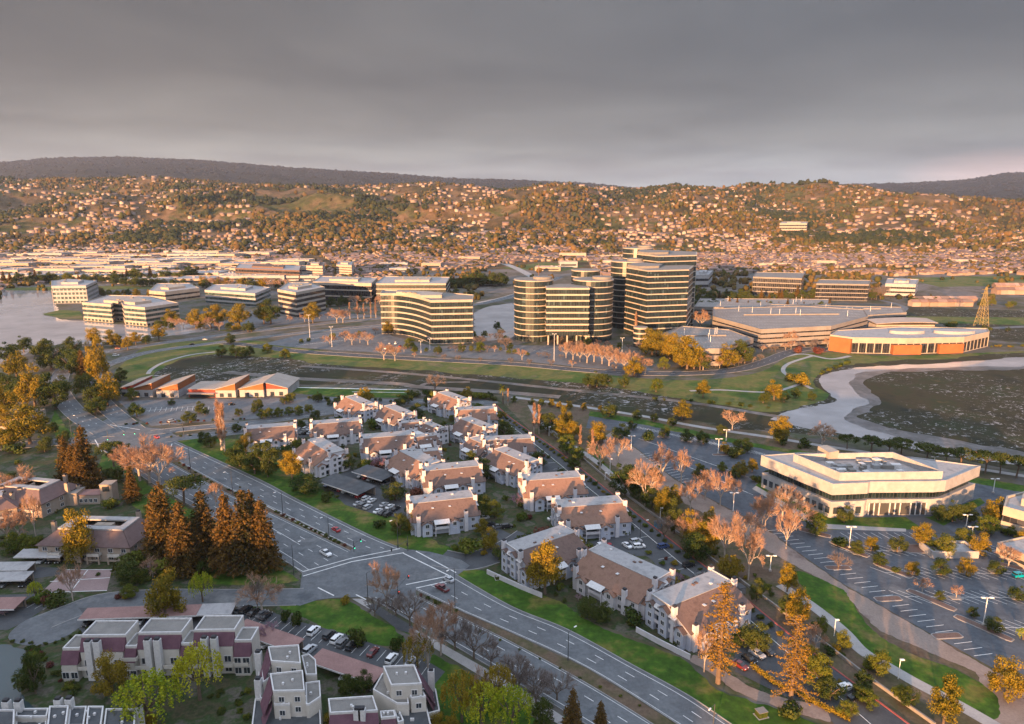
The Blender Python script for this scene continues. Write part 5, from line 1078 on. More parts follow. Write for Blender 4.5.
# hedge beside the car park and walls
o = MB(); P_, _ = resample(GP([(752, 668), (775, 685), (800, 697), (830, 712), (850, 722)]), 60)
for i in range(60):
    for k in range(5): clump(o, (P_[i][0], P_[i][1], rv(.3, 1.5)), (.7, .7, .4), 9, .2)
tag(o.build('hedge', M['f_gold']), 'long clipped olive hedge between the lawn and the small car park', 'hedge')
for pts, lab in (([(487, 574), (500, 580), (520, 589), (542, 598)], 'pale garden wall at the foot of the brown townhouse with the golden tree'), ([(636, 632), (660, 645), (690, 660)], 'pale garden wall at the foot of the townhouse with the amber conifer')):
    o = MB(); stroke(o, GP(pts), .3, 0, 1.8); tag(o.build('garden_wall', M['siding_pale']), lab, 'wall')
x, y = G(1000, 716)
for px, py, s_, lab in ((498, 579, 1.2, 'dark green utility box on the lawn by the crossroads'), (761, 716, 1.6, 'green utility box on the lawn near the bottom edge')):
    x, y = G(px, py); o = thing('utility_box', (x, y), .3, lab, 'utility box'); MB().box(0, 0, s_*.5, s_*1.5, s_*1.2, s_).build('cabinet', M['f_dark'], o); MB().box(0, 0, .05, s_*1.9, s_*1.6, .12).build('base', M['concrete'], o); MB().box(0, 0, s_+.05, s_*1.6, s_*1.3, .1).build('lid', M['roof_grey'], o)
for px, py, lab in ((740, 592, 'grey bin shelter beside the red kerb, upper one'), (813, 646, 'grey bin shelter beside the red kerb, lower one'), (658, 527, 'blue skip beside the red kerb')):
    x, y = G(px, py); o = thing('bin_shelter' if 'bin' in lab else 'skip', (x, y), R(-69), lab, 'bin shelter' if 'bin' in lab else 'skip')
    mm = M['pole'] if 'bin' in lab else plain('blue_skip', (.02, .22, .35), .5); s_ = 3 if 'bin' in lab else 2.4
    MB().box(0, 0, 1.1, s_, 2.2, 2.2).build('box', mm, o); MB().box(0, -.2, 2.3, s_+.3, 2.6, .15).build('lid', M['pole_dark'], o); MB().box(-s_/2-.03, 0, 1.1, .06, 1.6, 1.6).build('door', M['pole_dark'], o)
# low bushes in the median
for a, b, n in (((174, 460), (222, 489), 9), ((228, 490), (268, 509), 10), ((275, 512), (348, 548), 16), ((422, 597), (460, 615), 6)):
    for i in range(n):
        t = (i+rv(-.3, .3))/n; x, y = G(a[0]+(b[0]-a[0])*t, a[1]+(b[1]-a[1])*t); tree(random.choice('ssgr'), 0, 0, 0, loc=(x, y), hh=rv(.9, 1.6), group='low bushes along the highway median')
for a, b, n in (((470, 622), (650, 706), 9),):
    for i in range(n): t = (i+.5)/n; tree(random.choice('gs'), a[0]+(b[0]-a[0])*t, a[1]+(b[1]-a[1])*t+3, 0, loc=G(a[0]+(b[0]-a[0])*t, a[1]+(b[1]-a[1])*t+5), hh=.7, group='low bushes along the highway median')
q = resample(RR, 70)[0]
for i in range(4, 64, 1):
    a = Vector(q[i]); b = Vector(q[i+1]); d = (b-a).normalized(); p = a-Vector((d.y, -d.x))*-rv(2.4, 3.2); tree(random.choice('ssggy'), 0, 0, 0, loc=(p.x, p.y), hh=rv(1.0, 2.0), group='planted bushes beside the red kerb')
for px, n in ((0, 9),):
    for i in range(n): tree('s', 0, 0, 0, loc=G(172+i*9+rv(-1, 1), 437.5-i*.75), hh=1.3, group='low bushes along the cross street')
# ---------- surveyed plants: letter, px, base y, top y (optional width in px)
TT = """O 52 370 334 36|Y 17 377 346 28|Y 35 406 357 34|O 56 409 368 36|O 74 354 334|O 80 379 345 24|Y 98 385 327 26|Y 108 406 366 28|O 99 409 380 30|Y 30 444 402 46|O 55 432 420|O 3 397 368|Y 4 428 405
Y 94 346 326|Y 113 347 328|Y 136 345 331|O 146 344 333|Y 159 341 323|Y 172 325 305|Y 196 328 308|Y 211 328 304|Y 218 327 303|Y 240 328 302|O 271 324 296 26|Y 264 324 302|O 230 344 332|G 268 353 342|G 285 358 347|Y 313 323 301|B 337 323 307|B 343 323 309|P 350 319 302|P 358 319 300|P 364 319 303|P 371 318 302|P 376 318 300|P 397 317 300|O 222 357 344|O 236 357 343|O 250 356 344|O 243 358 346
C 70 488 437|C 76 492 445|C 88 490 426|C 82 494 448|C 133 502 466|U 114 467 441 34|B 140 481 437|B 150 483 440|B 160 485 444|B 134 476 446|Y 82 562 507 42|G 13 553 530|G 33 553 534|B 8 542 507|B 20 540 512|B 36 538 489 22|B 17 503 468|B 5 500 476
C 160 558 492|C 167 563 484|C 185 575 502|C 207 565 491|C 230 572 494|C 248 572 490|C 265 572 500|C 255 563 492|U 184 505 476 46|B 216 506 480 20
Y 167 622 568 42|W 203 602 571 24|O 133 584 557 34|G 130 598 582|B 73 601 563 30|W 36 599 581 14|g 41 603 592|s 56 606 592|r 47 604 594|s 30 603 596|b 258 612 577 18|p 156 574 560|B 262 612 576|r 118 599 593|y 125 599 594
O 36 694 645 24|O 28 690 662|Y 113 694 650 38|W 150 726 673 62|W 200 700 644 50|p 252 645 626 22|p 268 640 622|Y 150 730 714|Y 138 724 698|p 5 616 608
B 387 610 561 40|b 396 616 592|b 410 626 592|B 428 668 606 40|B 441 655 596 40|w 418 668 634 32|b 455 650 616|b 474 659 622|b 491 667 641|b 516 683 654|b 534 694 668|b 557 700 672|b 375 616 596|s 297 626 608 18|s 285 622 608 14|s 359 646 624 26|s 396 650 636 20|y 346 604 595 14|O 347 699 669 22|O 363 696 668 22|w 462 722 670 44|W 482 726 684 44|w 498 705 664 34|W 512 733 686 44|Y 335 728 705 26|Y 437 730 710 22|B 428 710 692 14|Y 450 734 712
O 545 738 691 30|C 572 742 690|C 600 742 702|b 519 690 660|b 536 704 676|Y 545 594 539 46|O 590 619 593 28|O 602 621 600 26|D 718 683 588|B 704 672 628 26|D 790 706 619|G 818 688 650 34|O 757 650 617 32|O 742 646 626|Y 787 592 562 22|Y 797 628 585 28|O 786 618 590 22|G 820 634 612 16|G 843 649 628 18|G 877 673 646 28|g 868 668 660|Y 943 725 674 36|Y 1006 696 657 44|O 908 707 684 24|O 756 602 576 18|s 830 654 646|s 790 716 700|r 800 672 664
G 815 533 509 26|B 786 549 507 28|B 765 528 494 30|O 844 523 504 18|s 840 546 535|O 858 554 538|Y 871 551 535|O 897 552 534|O 880 565 550|b 838 570 552|Y 912 575 560|s 895 572 566|Y 922 546 522 24|G 941 554 530 28|G 963 543 526 22|Y 979 555 532|O 941 575 555|Y 966 575 557|O 996 574 558|B 1008 568 545|O 938 520 502|O 952 522 499 22|O 970 522 499 22|Y 992 524 491 28|G 985 535 512|G 1009 536 522|Y 1022 548 530|B 922 592 578|B 956 598 585|O 940 600 589|O 1016 600 584|O 973 617 605|O 994 632 614|W 1023 640 628|B 782 520 485|B 796 530 500
U 847 449 434 22|U 871 453 436 30|U 901 455 438 32|U 926 462 443 36|U 961 467 448 32|U 985 473 451 36|U 1016 478 456 36|Y 780 442 415 26|B 822 445 423 36|s 779 444 433|s 802 447 437|U 888 456 440 24|U 945 466 447 24|U 1000 474 452 24
B 645 506 459 40|B 662 480 443 28|B 681 482 449 26|B 690 510 478 30|B 720 506 469 26|B 733 502 475 20|B 762 527 493 30|B 724 562 512 40|B 748 580 523 34|B 618 462 434 28|P 534 434 402|P 539 434 404|P 580 452 424|P 592 457 429|Y 565 430 404 18|Y 560 439 417|Y 573 439 420|Y 597 442 419|O 620 440 422 22|O 548 432 409|G 567 454 432|G 577 460 444|O 609 417 401 22|O 637 420 408|O 654 422 412|O 672 426 415|Y 682 420 400 24|B 732 430 410 28|O 722 434 423|O 664 438 424|s 648 440 430|O 632 430 419|O 687 442 428|O 703 444 429|O 742 452 436 24|Y 725 454 440|s 734 457 445|G 722 472 460|Y 740 476 458|O 735 478 466|O 625 495 460|Y 662 518 485 22|O 674 534 494 22|Y 690 544 504 26|Y 708 534 502 20|O 696 560 528|Y 730 577 549|O 640 500 478|Y 752 472 458|O 652 508 484|b 664 540 516|s 770 478 468|s 757 482 474|Y 704 552 520
O 268 477 437 30|Y 292 480 449 26|O 305 494 471 38|O 333 472 452|O 347 470 451|O 256 470 440|s 326 502 490 18|O 395 500 479 30|O 418 420 400|p 380 471 456|O 400 535 510 22|Y 412 532 512|s 381 527 517|O 473 475 448 24|O 484 478 455|O 478 517 491 32|G 495 518 498|Y 482 535 518|Y 491 550 528|O 502 448 434|O 504 438 418 24|O 539 467 448 22|Y 483 452 436|O 560 477 467|O 444 434 419|p 517 507 494|Y 467 400 385|M 503 404 383|P 508 406 388|Y 365 404 383|b 435 392 373|O 408 404 389|O 400 408 393|O 428 404 394
O 20 400 372 30|Y 6 420 380 30|O 70 372 345|O 44 356 338 26|O 24 352 334|O 8 362 340 28|Y 62 398 372|O 88 398 366 28|O 112 400 378|O 64 446 428|O 45 452 434|Y 8 450 420 30|O 120 382 366|G 132 400 386|O 28 434 416|O 96 415 396|C 84 380 350|Y 128 350 336|O 120 346 334|
B 480 700 668 26|O 860 690 668|G 900 700 684|G 868 706 688|Y 808 668 644|O 830 700 676|G 846 716 698|B 815 650 626|B 690 545 512|B 705 500 470|B 745 545 512|O 655 480 464|O 700 480 462|B 600 470 440|O 575 470 452|G 640 488 470|O 860 700 684|Y 670 508 480|
O 211 447 431|O 204 444 430|Y 246 452 432|O 240 466 440|O 255 474 446|P 222 450 398 18|P 225 452 402|G 137 417 400|O 172 405 398|O 199 413 400|O 205 415 406|O 190 423 409|O 239 416 407|O 258 410 396|O 255 413 404|O 285 404 394|G 262 419 407|G 270 418 406|G 279 417 406|G 289 416 405|G 299 415 404|G 309 413 402|O 315 419 408|G 291 402 390|O 318 402 391|O 330 406 398|O 338 404 395|O 350 402 394|O 237 432 421|O 262 434 424|O 302 428 418
Y 652 355 327|Y 656 356 330|Y 670 359 330|Y 674 360 334|Y 687 369 334|Y 682 367 340|Y 694 369 342|O 700 370 350|P 635 338 311|Y 634 376 354|G 664 369 355|O 597 387 370 24|O 588 386 373|O 607 386 372|O 624 387 372|G 656 392 376|Y 703 398 379|Y 774 400 376|O 763 403 389|O 784 402 390|O 795 398 386|y 800 385 370 22|y 790 381 372|O 812 400 390|B 700 331 309 22|O 731 334 322|O 743 336 322|Y 752 339 322|Y 727 367 340|O 741 363 337|O 745 363 344|B 783 347 327|B 845 337 325|B 830 338 326|B 716 366 350|B 703 370 352|r 798 353 345|r 818 354 345|B 566 358 341|B 573 360 342|B 580 362 344|B 587 363 342|B 594 362 341|B 602 364 343|B 609 366 346|B 616 368 350|B 624 370 352|B 577 356 340|B 522 360 348|B 645 374 356|B 633 372 350
O 462 352 342|G 410 348 336|Y 388 334 320|G 480 352 340|O 438 354 344|B 345 342 330|B 352 345 332|B 360 343 330|B 368 345 332|B 384 360 342|B 395 361 344|B 330 346 334|B 467 322 306|B 458 330 318|b 480 348 334|b 506 350 336|b 498 343 332|O 497 330 320"""
for ln in TT.replace('\n', '|').split('|'):
    p = ln.split()
    if not p: continue
    tree(p[0], float(p[1]), float(p[2]), float(p[3]), float(p[4]) if len(p) > 4 else None)
# rows along the far shore and between the offices
def belt(a, b, n, kinds, h0, h1, grp, jit=2.5):
    for i in range(n):
        t = (i+rv(0, 1))/n; px = a[0]+(b[0]-a[0])*t; py = a[1]+(b[1]-a[1])*t+rv(-jit, jit)*.4; x, y = G(px, py); tree(random.choice(kinds), 0, 0, 0, loc=(x, y), hh=rv(h0, h1), group=grp)
belt((0, 285), (200, 279), 34, 'OOCGO', 12, 24, 'trees along the far lagoon shore'); belt((110, 284), (185, 289), 14, 'OOO', 12, 20, 'trees along the far lagoon shore')
belt((200, 288), (290, 290), 22, 'YYOB', 12, 20, 'trees behind the long white office'); belt((300, 308), (380, 304), 12, 'OOB', 9, 16, 'trees before the portal office')
belt((440, 288), (505, 285), 24, 'OOOC', 16, 26, 'dark trees behind the striped office'); belt((690, 302), (880, 297), 36, 'OOCO', 9, 18, 'trees before the far right offices')
belt((698, 308), (835, 311), 16, 'COOC', 9, 15, 'conifers along the flat pale parking deck'); belt((870, 300), (885, 298), 5, 'bO', 14, 20, 'trees before the far right offices')
belt((500, 334), (512, 352), 4, 'ob'.replace('o', 'O'), 6, 9, 'trees by the channel'); belt((905, 302), (1020, 308), 12, 'GOb', 7, 12, 'trees by the marsh houses')
belt((155, 329), (260, 332), 12, 'OYB', 8, 15, 'trees along the parkway'); belt((400, 357), (640, 372), 10, 'Bb', 4, 7, 'small street trees by the campus road', 1)
belt((845, 350), (1023, 347), 30, 'ggsy', 1.5, 3, 'bushes on the slough bank'); belt((650, 399), (770, 408), 10, 'sgs', 1.5, 3, 'bushes on the creek bank'); belt((820, 374), (850, 362), 10, 'sg', 2, 3.5, 'bushes on the slough bank')
belt((120, 425), (250, 419), 16, 'rrs', 1, 1.6, 'low bushes round the school car park', 1); belt((300, 399), (400, 402), 10, 'sO', 2, 4, 'bushes beside the school green'); belt((405, 396), (500, 400), 16, 'sgO', 3, 6, 'bushes by the creek path')
for a_ in (((185, 323), (330, 309), 20, 'YOBY', 6, 12, 'trees along the parkway'), ((385, 352), (505, 351), 16, 'bBG', 4, 7, 'small trees in the campus car park'), ((505, 353), (565, 360), 7, 'bG', 4, 6, 'small trees in the campus car park'), ((285, 323), (380, 313), 12, 'BBP', 6, 11, 'bare trees before the portal office'),
           ((440, 341), (505, 337), 8, 'bBG', 5, 9, 'trees by the channel'), ((715, 370), (762, 361), 8, 'bB', 5, 8, 'bare trees round the nearest garage'), ((762, 352), (828, 348), 10, 'bB', 5, 9, 'bare trees before the largest garage'), ((870, 321), (1010, 332), 12, 'GOs', 3, 7, 'trees on the marsh meadow'), ((690, 292), (752, 302), 14, 'OGO', 8, 14, 'trees before the far right offices'),
           ((100, 297), (150, 296), 8, 'OYG', 8, 14, 'trees between the lagoon offices'), ((300, 343), (380, 333), 10, 'bG', 4, 7, 'small trees in the campus car park'), ((560, 345), (650, 350), 10, 'bBG', 5, 9, 'small trees at the tower foot'), ((420, 300), (380, 306), 6, 'YB', 8, 13, 'trees before the portal office'), ((512, 402), (600, 412), 8, 'OGY', 4, 7, 'trees by the top car park'),
           ((300, 425), (395, 414), 14, 'OGs', 3, 6, 'trees behind the townhouses'), ((255, 440), (310, 452), 8, 'OG', 5, 8, 'trees behind the townhouses'), ((605, 520), (700, 592), 8, 'gs', 1.5, 2.6, 'bushes between the parking bays')): belt(*a_)
# garden planting between the houses
yard = [(262, 440), (440, 398), (500, 404), (520, 435), (630, 520), (700, 585), (725, 610), (700, 655), (600, 622), (545, 594), (500, 572), (440, 545), (400, 518), (335, 500), (300, 468)]
blocks = [(G(a[0], a[1]), max(a[3], a[4])*.5) for a in TH]; n = 0
roads_px = [[(345, 480), (400, 466), (412, 512), (380, 516), (345, 505)], [(286, 424), (330, 420), (340, 436), (300, 438)], [(456, 545), (505, 555), (530, 535), (500, 522), (470, 505), (450, 545)], [(575, 545), (640, 530), (664, 556), (600, 557)]]
while n < 150:
    px, py = rv(262, 720), rv(400, 650)
    if not inside(px, py, yard) or any(inside(px, py, q) for q in roads_px): continue
    x, y = G(px, py)
    if any(math.dist((x, y), c) < r+1.2 for c, r in blocks): continue
    tree(random.choice('sgggssyrOOGp' if n % 9 == 0 else 'sggsssyrG'), 0, 0, 0, loc=(x, y), hh=rv(1.2, 2.8) if random.random() < .62 else rv(4, 7), group='garden planting between the townhouses'); n += 1
wl = [(0, 452), (60, 450), (110, 470), (160, 505), (285, 560), (290, 585), (120, 588), (60, 560), (0, 560)]; fb = [(G(103, 548), 19), (G(33, 505), 17), (G(92, 502), 12)]; n = 0
while n < 40:
    px, py = rv(0, 290), rv(450, 590); x, y = G(px, py)
    if not inside(px, py, wl) or any(math.dist((x, y), c) < r for c, r in fb): continue
    tree(random.choice('sggsOGB'), 0, 0, 0, loc=(x, y), hh=rv(1.2, 3) if random.random() < .6 else rv(5, 9), group='garden planting round the mauve roofed flats'); n += 1
for i in range(26): a = rv(0, 1); tree(random.choice('ssgr'), 0, 0, 0, loc=G(30+a*50+rv(-3, 3), 650+a*48+rv(-5, 5)), hh=rv(.9, 2), group='bushes on the pond bank')
for i in range(14): tree(random.choice('sg'), 0, 0, 0, loc=G(rv(205, 248), rv(688, 720)), hh=rv(.9, 1.6), group='bushes in the flats garden')
for i in range(10): tree('s', 0, 0, 0, loc=G(14+i*8.2+rv(-1, 1), 646-abs(i-3)**1.6*.9+rv(-1, 1)), hh=1.0, group='bushes round the cul de sac')
for i in range(34):
    t = rv(0, 1); tree(random.choice('sgyg'), 0, 0, 0, loc=G(560+t*340+rv(-6, 6), 436+t*262+rv(-9, 3)), hh=rv(.8, 2.2), group='bushes along the park strip')

# ---------- the far town: batches made with numpy
def batch(name, V, FC, FM, pos, rot, scl, mats):
    V = np.array(V, dtype=np.float32); k = len(V); n = len(pos); c, s = np.cos(rot), np.sin(rot); W = V[None]*scl[:, None, :]
    X = W[:, :, 0]*c[:, None]-W[:, :, 1]*s[:, None]; Y = W[:, :, 0]*s[:, None]+W[:, :, 1]*c[:, None]
    P = np.stack([X, Y, W[:, :, 2]], 2)+pos[:, None, :]; me = bpy.data.meshes.new(name); me.vertices.add(n*k); me.vertices.foreach_set('co', P.astype(np.float32).ravel())
    flat = np.concatenate([np.array(f) for f in FC]); ln = np.array([len(f) for f in FC]); L = (flat[None]+(np.arange(n)*k)[:, None]).ravel(); tot = np.tile(ln, n)
    me.loops.add(len(L)); me.loops.foreach_set('vertex_index', L.astype(np.int32)); me.polygons.add(n*len(FC)); me.polygons.foreach_set('loop_start', np.concatenate([[0], np.cumsum(tot)[:-1]]).astype(np.int32))
    for m in mats: me.materials.append(m)
    me.polygons.foreach_set('material_index', np.tile(np.array(FM), n).astype(np.int32)); me.update(calc_edges=True); me.validate(); return link(name, me)
def island_mat(name, cols, rough=.85):
    m, nt, b = newmat(name); g = nt.nodes.new('ShaderNodeNewGeometry'); oi = nt.nodes.new('ShaderNodeObjectInfo'); a = nn(nt, 'ShaderNodeMath', operation='ADD'); nt.links.new(g.outputs['Random Per Island'], a.inputs[0]); nt.links.new(oi.outputs['Random'], a.inputs[1])
    f = nn(nt, 'ShaderNodeMath', operation='FRACT'); nt.links.new(a.outputs[0], f.inputs[0]); c = ramp(nt, f.outputs[0], [(i/(len(cols)-1), q) for i, q in enumerate(cols)])
    nt.links.new(mixc(nt, 1.0, c, ramp(nt, noise(nt, coord(nt, True), .12, 3), [(.3, (.8, .8, .8)), (.7, (1, 1, 1))]), 'MULTIPLY'), b.inputs['Base Color']); b.inputs['Roughness'].default_value = rough; b.inputs['Specular IOR Level'].default_value = .2; return m
M['hwall'] = island_mat('house_walls', [(.36, .29, .24), (.27, .21, .17), (.44, .38, .33), (.22, .16, .13), (.34, .25, .20)]); M['hroof'] = island_mat('house_roofs', [(.14, .10, .09), (.26, .17, .14), (.32, .22, .18), (.11, .095, .09), (.24, .13, .10), (.34, .27, .23)])
HV = [(-.5, -.5, -.6), (.5, -.5, -.6), (.5, .5, -.6), (-.5, .5, -.6), (-.5, -.5, .6), (.5, -.5, .6), (.5, .5, .6), (-.5, .5, .6), (-.5, 0, 1), (.5, 0, 1), (-.54, -.56, .56), (.54, -.56, .56), (.54, 0, 1.02), (-.54, 0, 1.02), (.54, .56, .56), (-.54, .56, .56)]
HF = [(0, 1, 5, 4), (2, 3, 7, 6), (1, 2, 6, 9, 5), (3, 0, 4, 8, 7), (10, 11, 12, 13), (14, 15, 13, 12)]; HM = [0, 0, 0, 0, 1, 1]
brown = [(265, 186), (330, 190), (410, 200), (400, 214), (330, 214), (260, 214), (240, 200)]; green = [(255, 205), (300, 215), (395, 218), (380, 236), (300, 240), (250, 232)]
ex = [GP([(0, 290), (60, 282), (200, 280), (300, 262), (305, 240), (320, 240), (320, 300), (0, 300)]), GP([(500, 264), (590, 260), (600, 300), (480, 300), (480, 275)]), GP([(880, 276), (1040, 275), (1040, 300), (880, 298)]), GP([(690, 276), (740, 274), (880, 275), (880, 300), (690, 300)]), GP([(830, 268), (930, 267), (930, 272), (830, 272)]), GP([(400, 272), (500, 268), (500, 300), (380, 300)])]
def lotgrid(y0, y1, xr, du, dv, ang, keep, jit):
    out = []; c, s = math.cos(ang), math.sin(ang); ext = max(y1, xr)*1.5; nu = int(ext*2/du); nv = int(ext*2/dv)
    for i in range(-nu//2, nu//2):
        for j in range(-nv//2, nv//2):
            u, v = i*du, j*dv+(1 if i % 2 else -1)*0; x = c*u-s*v; y = s*u+c*v+(y0+y1)/2
            if not (y0 < y < y1) or abs(x) > y*.86: continue
            if (i % 11) == 0: continue
            if random.random() > keep(x, y): continue
            out.append((x+rv(-jit, jit), y+rv(-jit, jit), ang))
    return out
def keep_plain(x, y):
    if any(inside(x, y, e) for e in ex): return 0
    return .95 if mn.noise(Vector((x/130, y/130, 5))) > -.4 else .3
def keep_hill(x, y):
    px = 512+F*x/y/CP; py = proj(x, y, hz(x, y))[1]
    if inside(px, py, brown): return .02
    if inside(px, py, green): return .03
    st = abs((mn.noise(Vector((x/330, y/330, 8)))*7) % 1-.5); n = (.25 if st < .2 else -.25)+.95*mn.noise(Vector((x/300, y/300, 2))); far = max(0, (y-3500)/800)
    return (.95 if n > .0 or (y < 2000 and n > -.25) else .3 if n > -.2 else .05)*(1-.6*min(1, far))
pts = lotgrid(960, 1850, 1000, 15, 33, .35, keep_plain, 1.5)+lotgrid(1850, 2350, 1000, 16, 36, .15, lambda x, y: min(1, keep_hill(x, y)+.25), 3)+lotgrid(2350, 4150, 1000, 26, 46, -.1, keep_hill, 7)
print('far houses', len(pts)); random.shuffle(pts); pts.sort(key=lambda p: p[1])
vis = [p for p in pts if abs(p[0]) < p[1]*.74]; near = vis[:300]; ns = set(near); rest = [p for p in pts if p not in ns]
def hscl(): return (rv(11, 19), rv(8, 12), rv(4.2, 6.4))
pos = np.array([(x, y, hz(x, y)+1.2) for x, y, a in rest]); rot = np.array([a+random.choice((0, PI/2))+rv(-.1, .1)+(rv(-.7, .7) if y > 1700 else 0) for x, y, a in rest]); sc_ = np.array([hscl() if y < 2200 else (rv(13, 26), rv(9, 14), rv(5, 8.5)) for x, y, a in rest])
tag(batch('distant_houses', HV, HF, HM, pos, rot, sc_, [M['hwall'], M['hroof']]), 'countless small pale houses spread over the plain and the hillside', 'houses', kind='stuff')
protos = []
for i in range(4):
    w = MB(); w.v = [(a*1, b*1, c) for a, b, c in HV[:10]]; w.f = [HF[0], HF[1], HF[2], HF[3]]; w.m = [0]*4; r = MB(); r.slab([(-.54, -.56, .54), (.54, -.56, .54), (.54, 0, 1.0), (-.54, 0, 1.0)], .03); r.slab([(-.54, 0, 1.0), (.54, 0, 1.0), (.54, .56, .54), (-.54, .56, .54)], .03); protos.append((w.data('house_walls', M['hwall']), r.data('house_roof', M['hroof'])))
for x, y, a in near:
    o = thing('house', (x, y, 1.2), a+random.choice((0, PI/2)), 'small pale gabled house in the packed streets beyond the offices', 'house', 'small houses of the town beyond the offices'); w, r = random.choice(protos); o.scale = hscl(); link('walls', w, o); link('roof', r, o)
# warehouses and larger blocks on the plain
WB = []
def tryblock(px0, px1, py0, py1, n, L, W, h, walls, lab, cat='warehouse', nm='warehouse', ang=(-.1, .1), grp='warehouses and works on the plain'):
    k = 0; t = 0
    while k < n and t < 900:
        t += 1; px, py = rv(px0, px1), rv(py0, py1); x, y = G(px, py); l, w = rv(*L), rv(*W); r = (l+w)/4
        if any(math.dist((x, y), (a, b)) < r+q for a, b, q in WB): continue
        WB.append((x, y, r)); lowblock(0, 0, math.degrees(rv(*ang)), l, w, rv(*h), random.choice(walls), random.choice(['roof_white', 'roof_white', 'beige_roof', 'roof_grey']), lab, cat, nm, grp, (x, y)); k += 1
tryblock(-40, 300, 249, 283, 75, (45, 110), (28, 55), (7, 11), ['office_cream', 'office_white', 'office_cream', 'tan'], 'long low pale warehouse')
tryblock(330, 690, 257, 272, 11, (30, 65), (16, 26), (7, 12), ['office_cream', 'tan', 'office_white'], 'low cream commercial block', 'building', 'commercial_block')
tryblock(690, 1030, 262, 268, 3, (40, 70), (14, 20), (6, 10), ['office_cream', 'tan'], 'low cream commercial block', 'building', 'commercial_block')
for i in range(14): x, y = G(914+i*4.3+rv(-.5, .5), 306-(i % 2)*3.5); o = thing('marsh_house', (x, y, 1.5), rv(-.2, .2), 'pinkish gabled terraced house at the marsh edge', 'house', 'terraced houses at the marsh edge'); w, r = random.choice(protos); o.scale = (12, 10, 7); link('walls', w, o); link('roof', r, o)
for i in range(16): x, y = G(998+(i % 8)*4.6+rv(-.5, .5), 294-(i//8)*4.5); o = thing('shore_house', (x, y, 1.5), rv(-.3, .3), 'sunlit orange gabled house at the far right edge', 'house', 'sunlit houses at the far right edge'); w, r = random.choice(protos); o.scale = (14, 11, 8.5); link('walls', w, o); link('roof', r, o)
# woods: leaf clumps for the town's and the hills' trees
t_ = (1+5**.5)/2; IV = [(-1, t_, 0), (1, t_, 0), (-1, -t_, 0), (1, -t_, 0), (0, -1, t_), (0, 1, t_), (0, -1, -t_), (0, 1, -t_), (t_, 0, -1), (t_, 0, 1), (-t_, 0, -1), (-t_, 0, 1)]; IV = [tuple(q/1.9*rv(.75, 1.25) for q in v) for v in IV]
IF = [(0, 11, 5), (0, 5, 1), (0, 1, 7), (0, 7, 10), (0, 10, 11), (1, 5, 9), (5, 11, 4), (11, 10, 2), (10, 7, 6), (7, 1, 8), (3, 9, 4), (3, 4, 2), (3, 2, 6), (3, 6, 8), (3, 8, 9), (4, 9, 5), (2, 4, 11), (6, 2, 10), (8, 6, 7), (9, 8, 1)]
M['wood'] = island_mat('wood_foliage', [(.02, .028, .008), (.07, .055, .014), (.11, .065, .018), (.04, .05, .010), (.15, .085, .022), (.06, .065, .012), (.19, .11, .04)], .95)
M['shaded_ridge_wood'] = island_mat('shaded_ridge_foliage', [(.008, .012, .014), (.014, .017, .018), (.011, .014, .014)], .95)  # forest leaves made darker and bluer: ridge shade and haze worked into the colour
M['dark_wood'] = island_mat('evergreen_foliage', [(.014, .024, .009), (.024, .034, .011), (.04, .042, .012), (.02, .03, .008)], .95)
def wood(name, y0, y1, n, dens, r0, r1, label, bias=1.0):
    P = []; S = []
    while len(P) < n:
        y = y0*(y1/y0)**(random.random()**bias); x = rv(-.86, .86)*y
        d = dens(x, y)
        if random.random() > d: continue
        z = hz(x, y); r = rv(r0, r1)
        for k in range(random.choice((1, 2, 3))):
            q = r*rv(.6, 1.1); P.append((x+rv(-r, r), y+rv(-r, r), z+q*rv(.4, 1.0))); S.append((q, q, q*rv(.8, 1.7)))
    P = np.array(P); S = np.array(S); return tag(batch(name, IV, IF, [0]*20, P, RNG.uniform(0, 6.28, len(P)), S, [M['wood']]), label, 'trees', kind='stuff')
def dplain(x, y):
    if any(inside(x, y, e) for e in ex[:1]+ex[1:3]+ex[4:5]): return .03
    return .8 if mn.noise(Vector((x/90, y/90, 15))) > -.05 else .25
def dhill(x, y):
    px, py = 512+F*x/y/CP, proj(x, y, hz(x, y))[1]
    if inside(px, py, brown): return .04
    if inside(px, py, green): return 1
    n = 1.4*mn.noise(Vector((x/330, y/380, 28)))+.3*mn.noise(Vector((x/60, y/60, 2))); return (.95 if n > -.02 else .12)*(.15+.85*min(1, max(0, (y-1900)/700)))
wood('town_trees', 940, 2100, 9500, dplain, 2.5, 5.5, 'scattered trees massed between the houses of the town'); wood('hillside_wood', 1800, 4300, 36000, dhill, 3, 9.5, 'woods and gardens massed over the hillside')
wood('valley_wood', 2050, 4200, 15000, lambda x, y: 1 if mn.noise(Vector((x/420, y/330, 51)))+.3*mn.noise(Vector((x/90, y/90, 5))) > .2 else 0, 4, 11, 'dark evergreen masses filling the folds of the hills').data.materials[0] = M['dark_wood']
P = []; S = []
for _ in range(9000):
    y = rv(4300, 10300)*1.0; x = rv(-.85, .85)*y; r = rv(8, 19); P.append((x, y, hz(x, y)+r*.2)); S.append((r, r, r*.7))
tag(batch('ridge_forest', IV, IF, [0]*20, np.array(P), RNG.uniform(0, 6.28, len(P)), np.array(S), [M['shaded_ridge_wood']]), 'forest massed along the far ridge, its shade and haze put in colour', 'forest', kind='stuff')
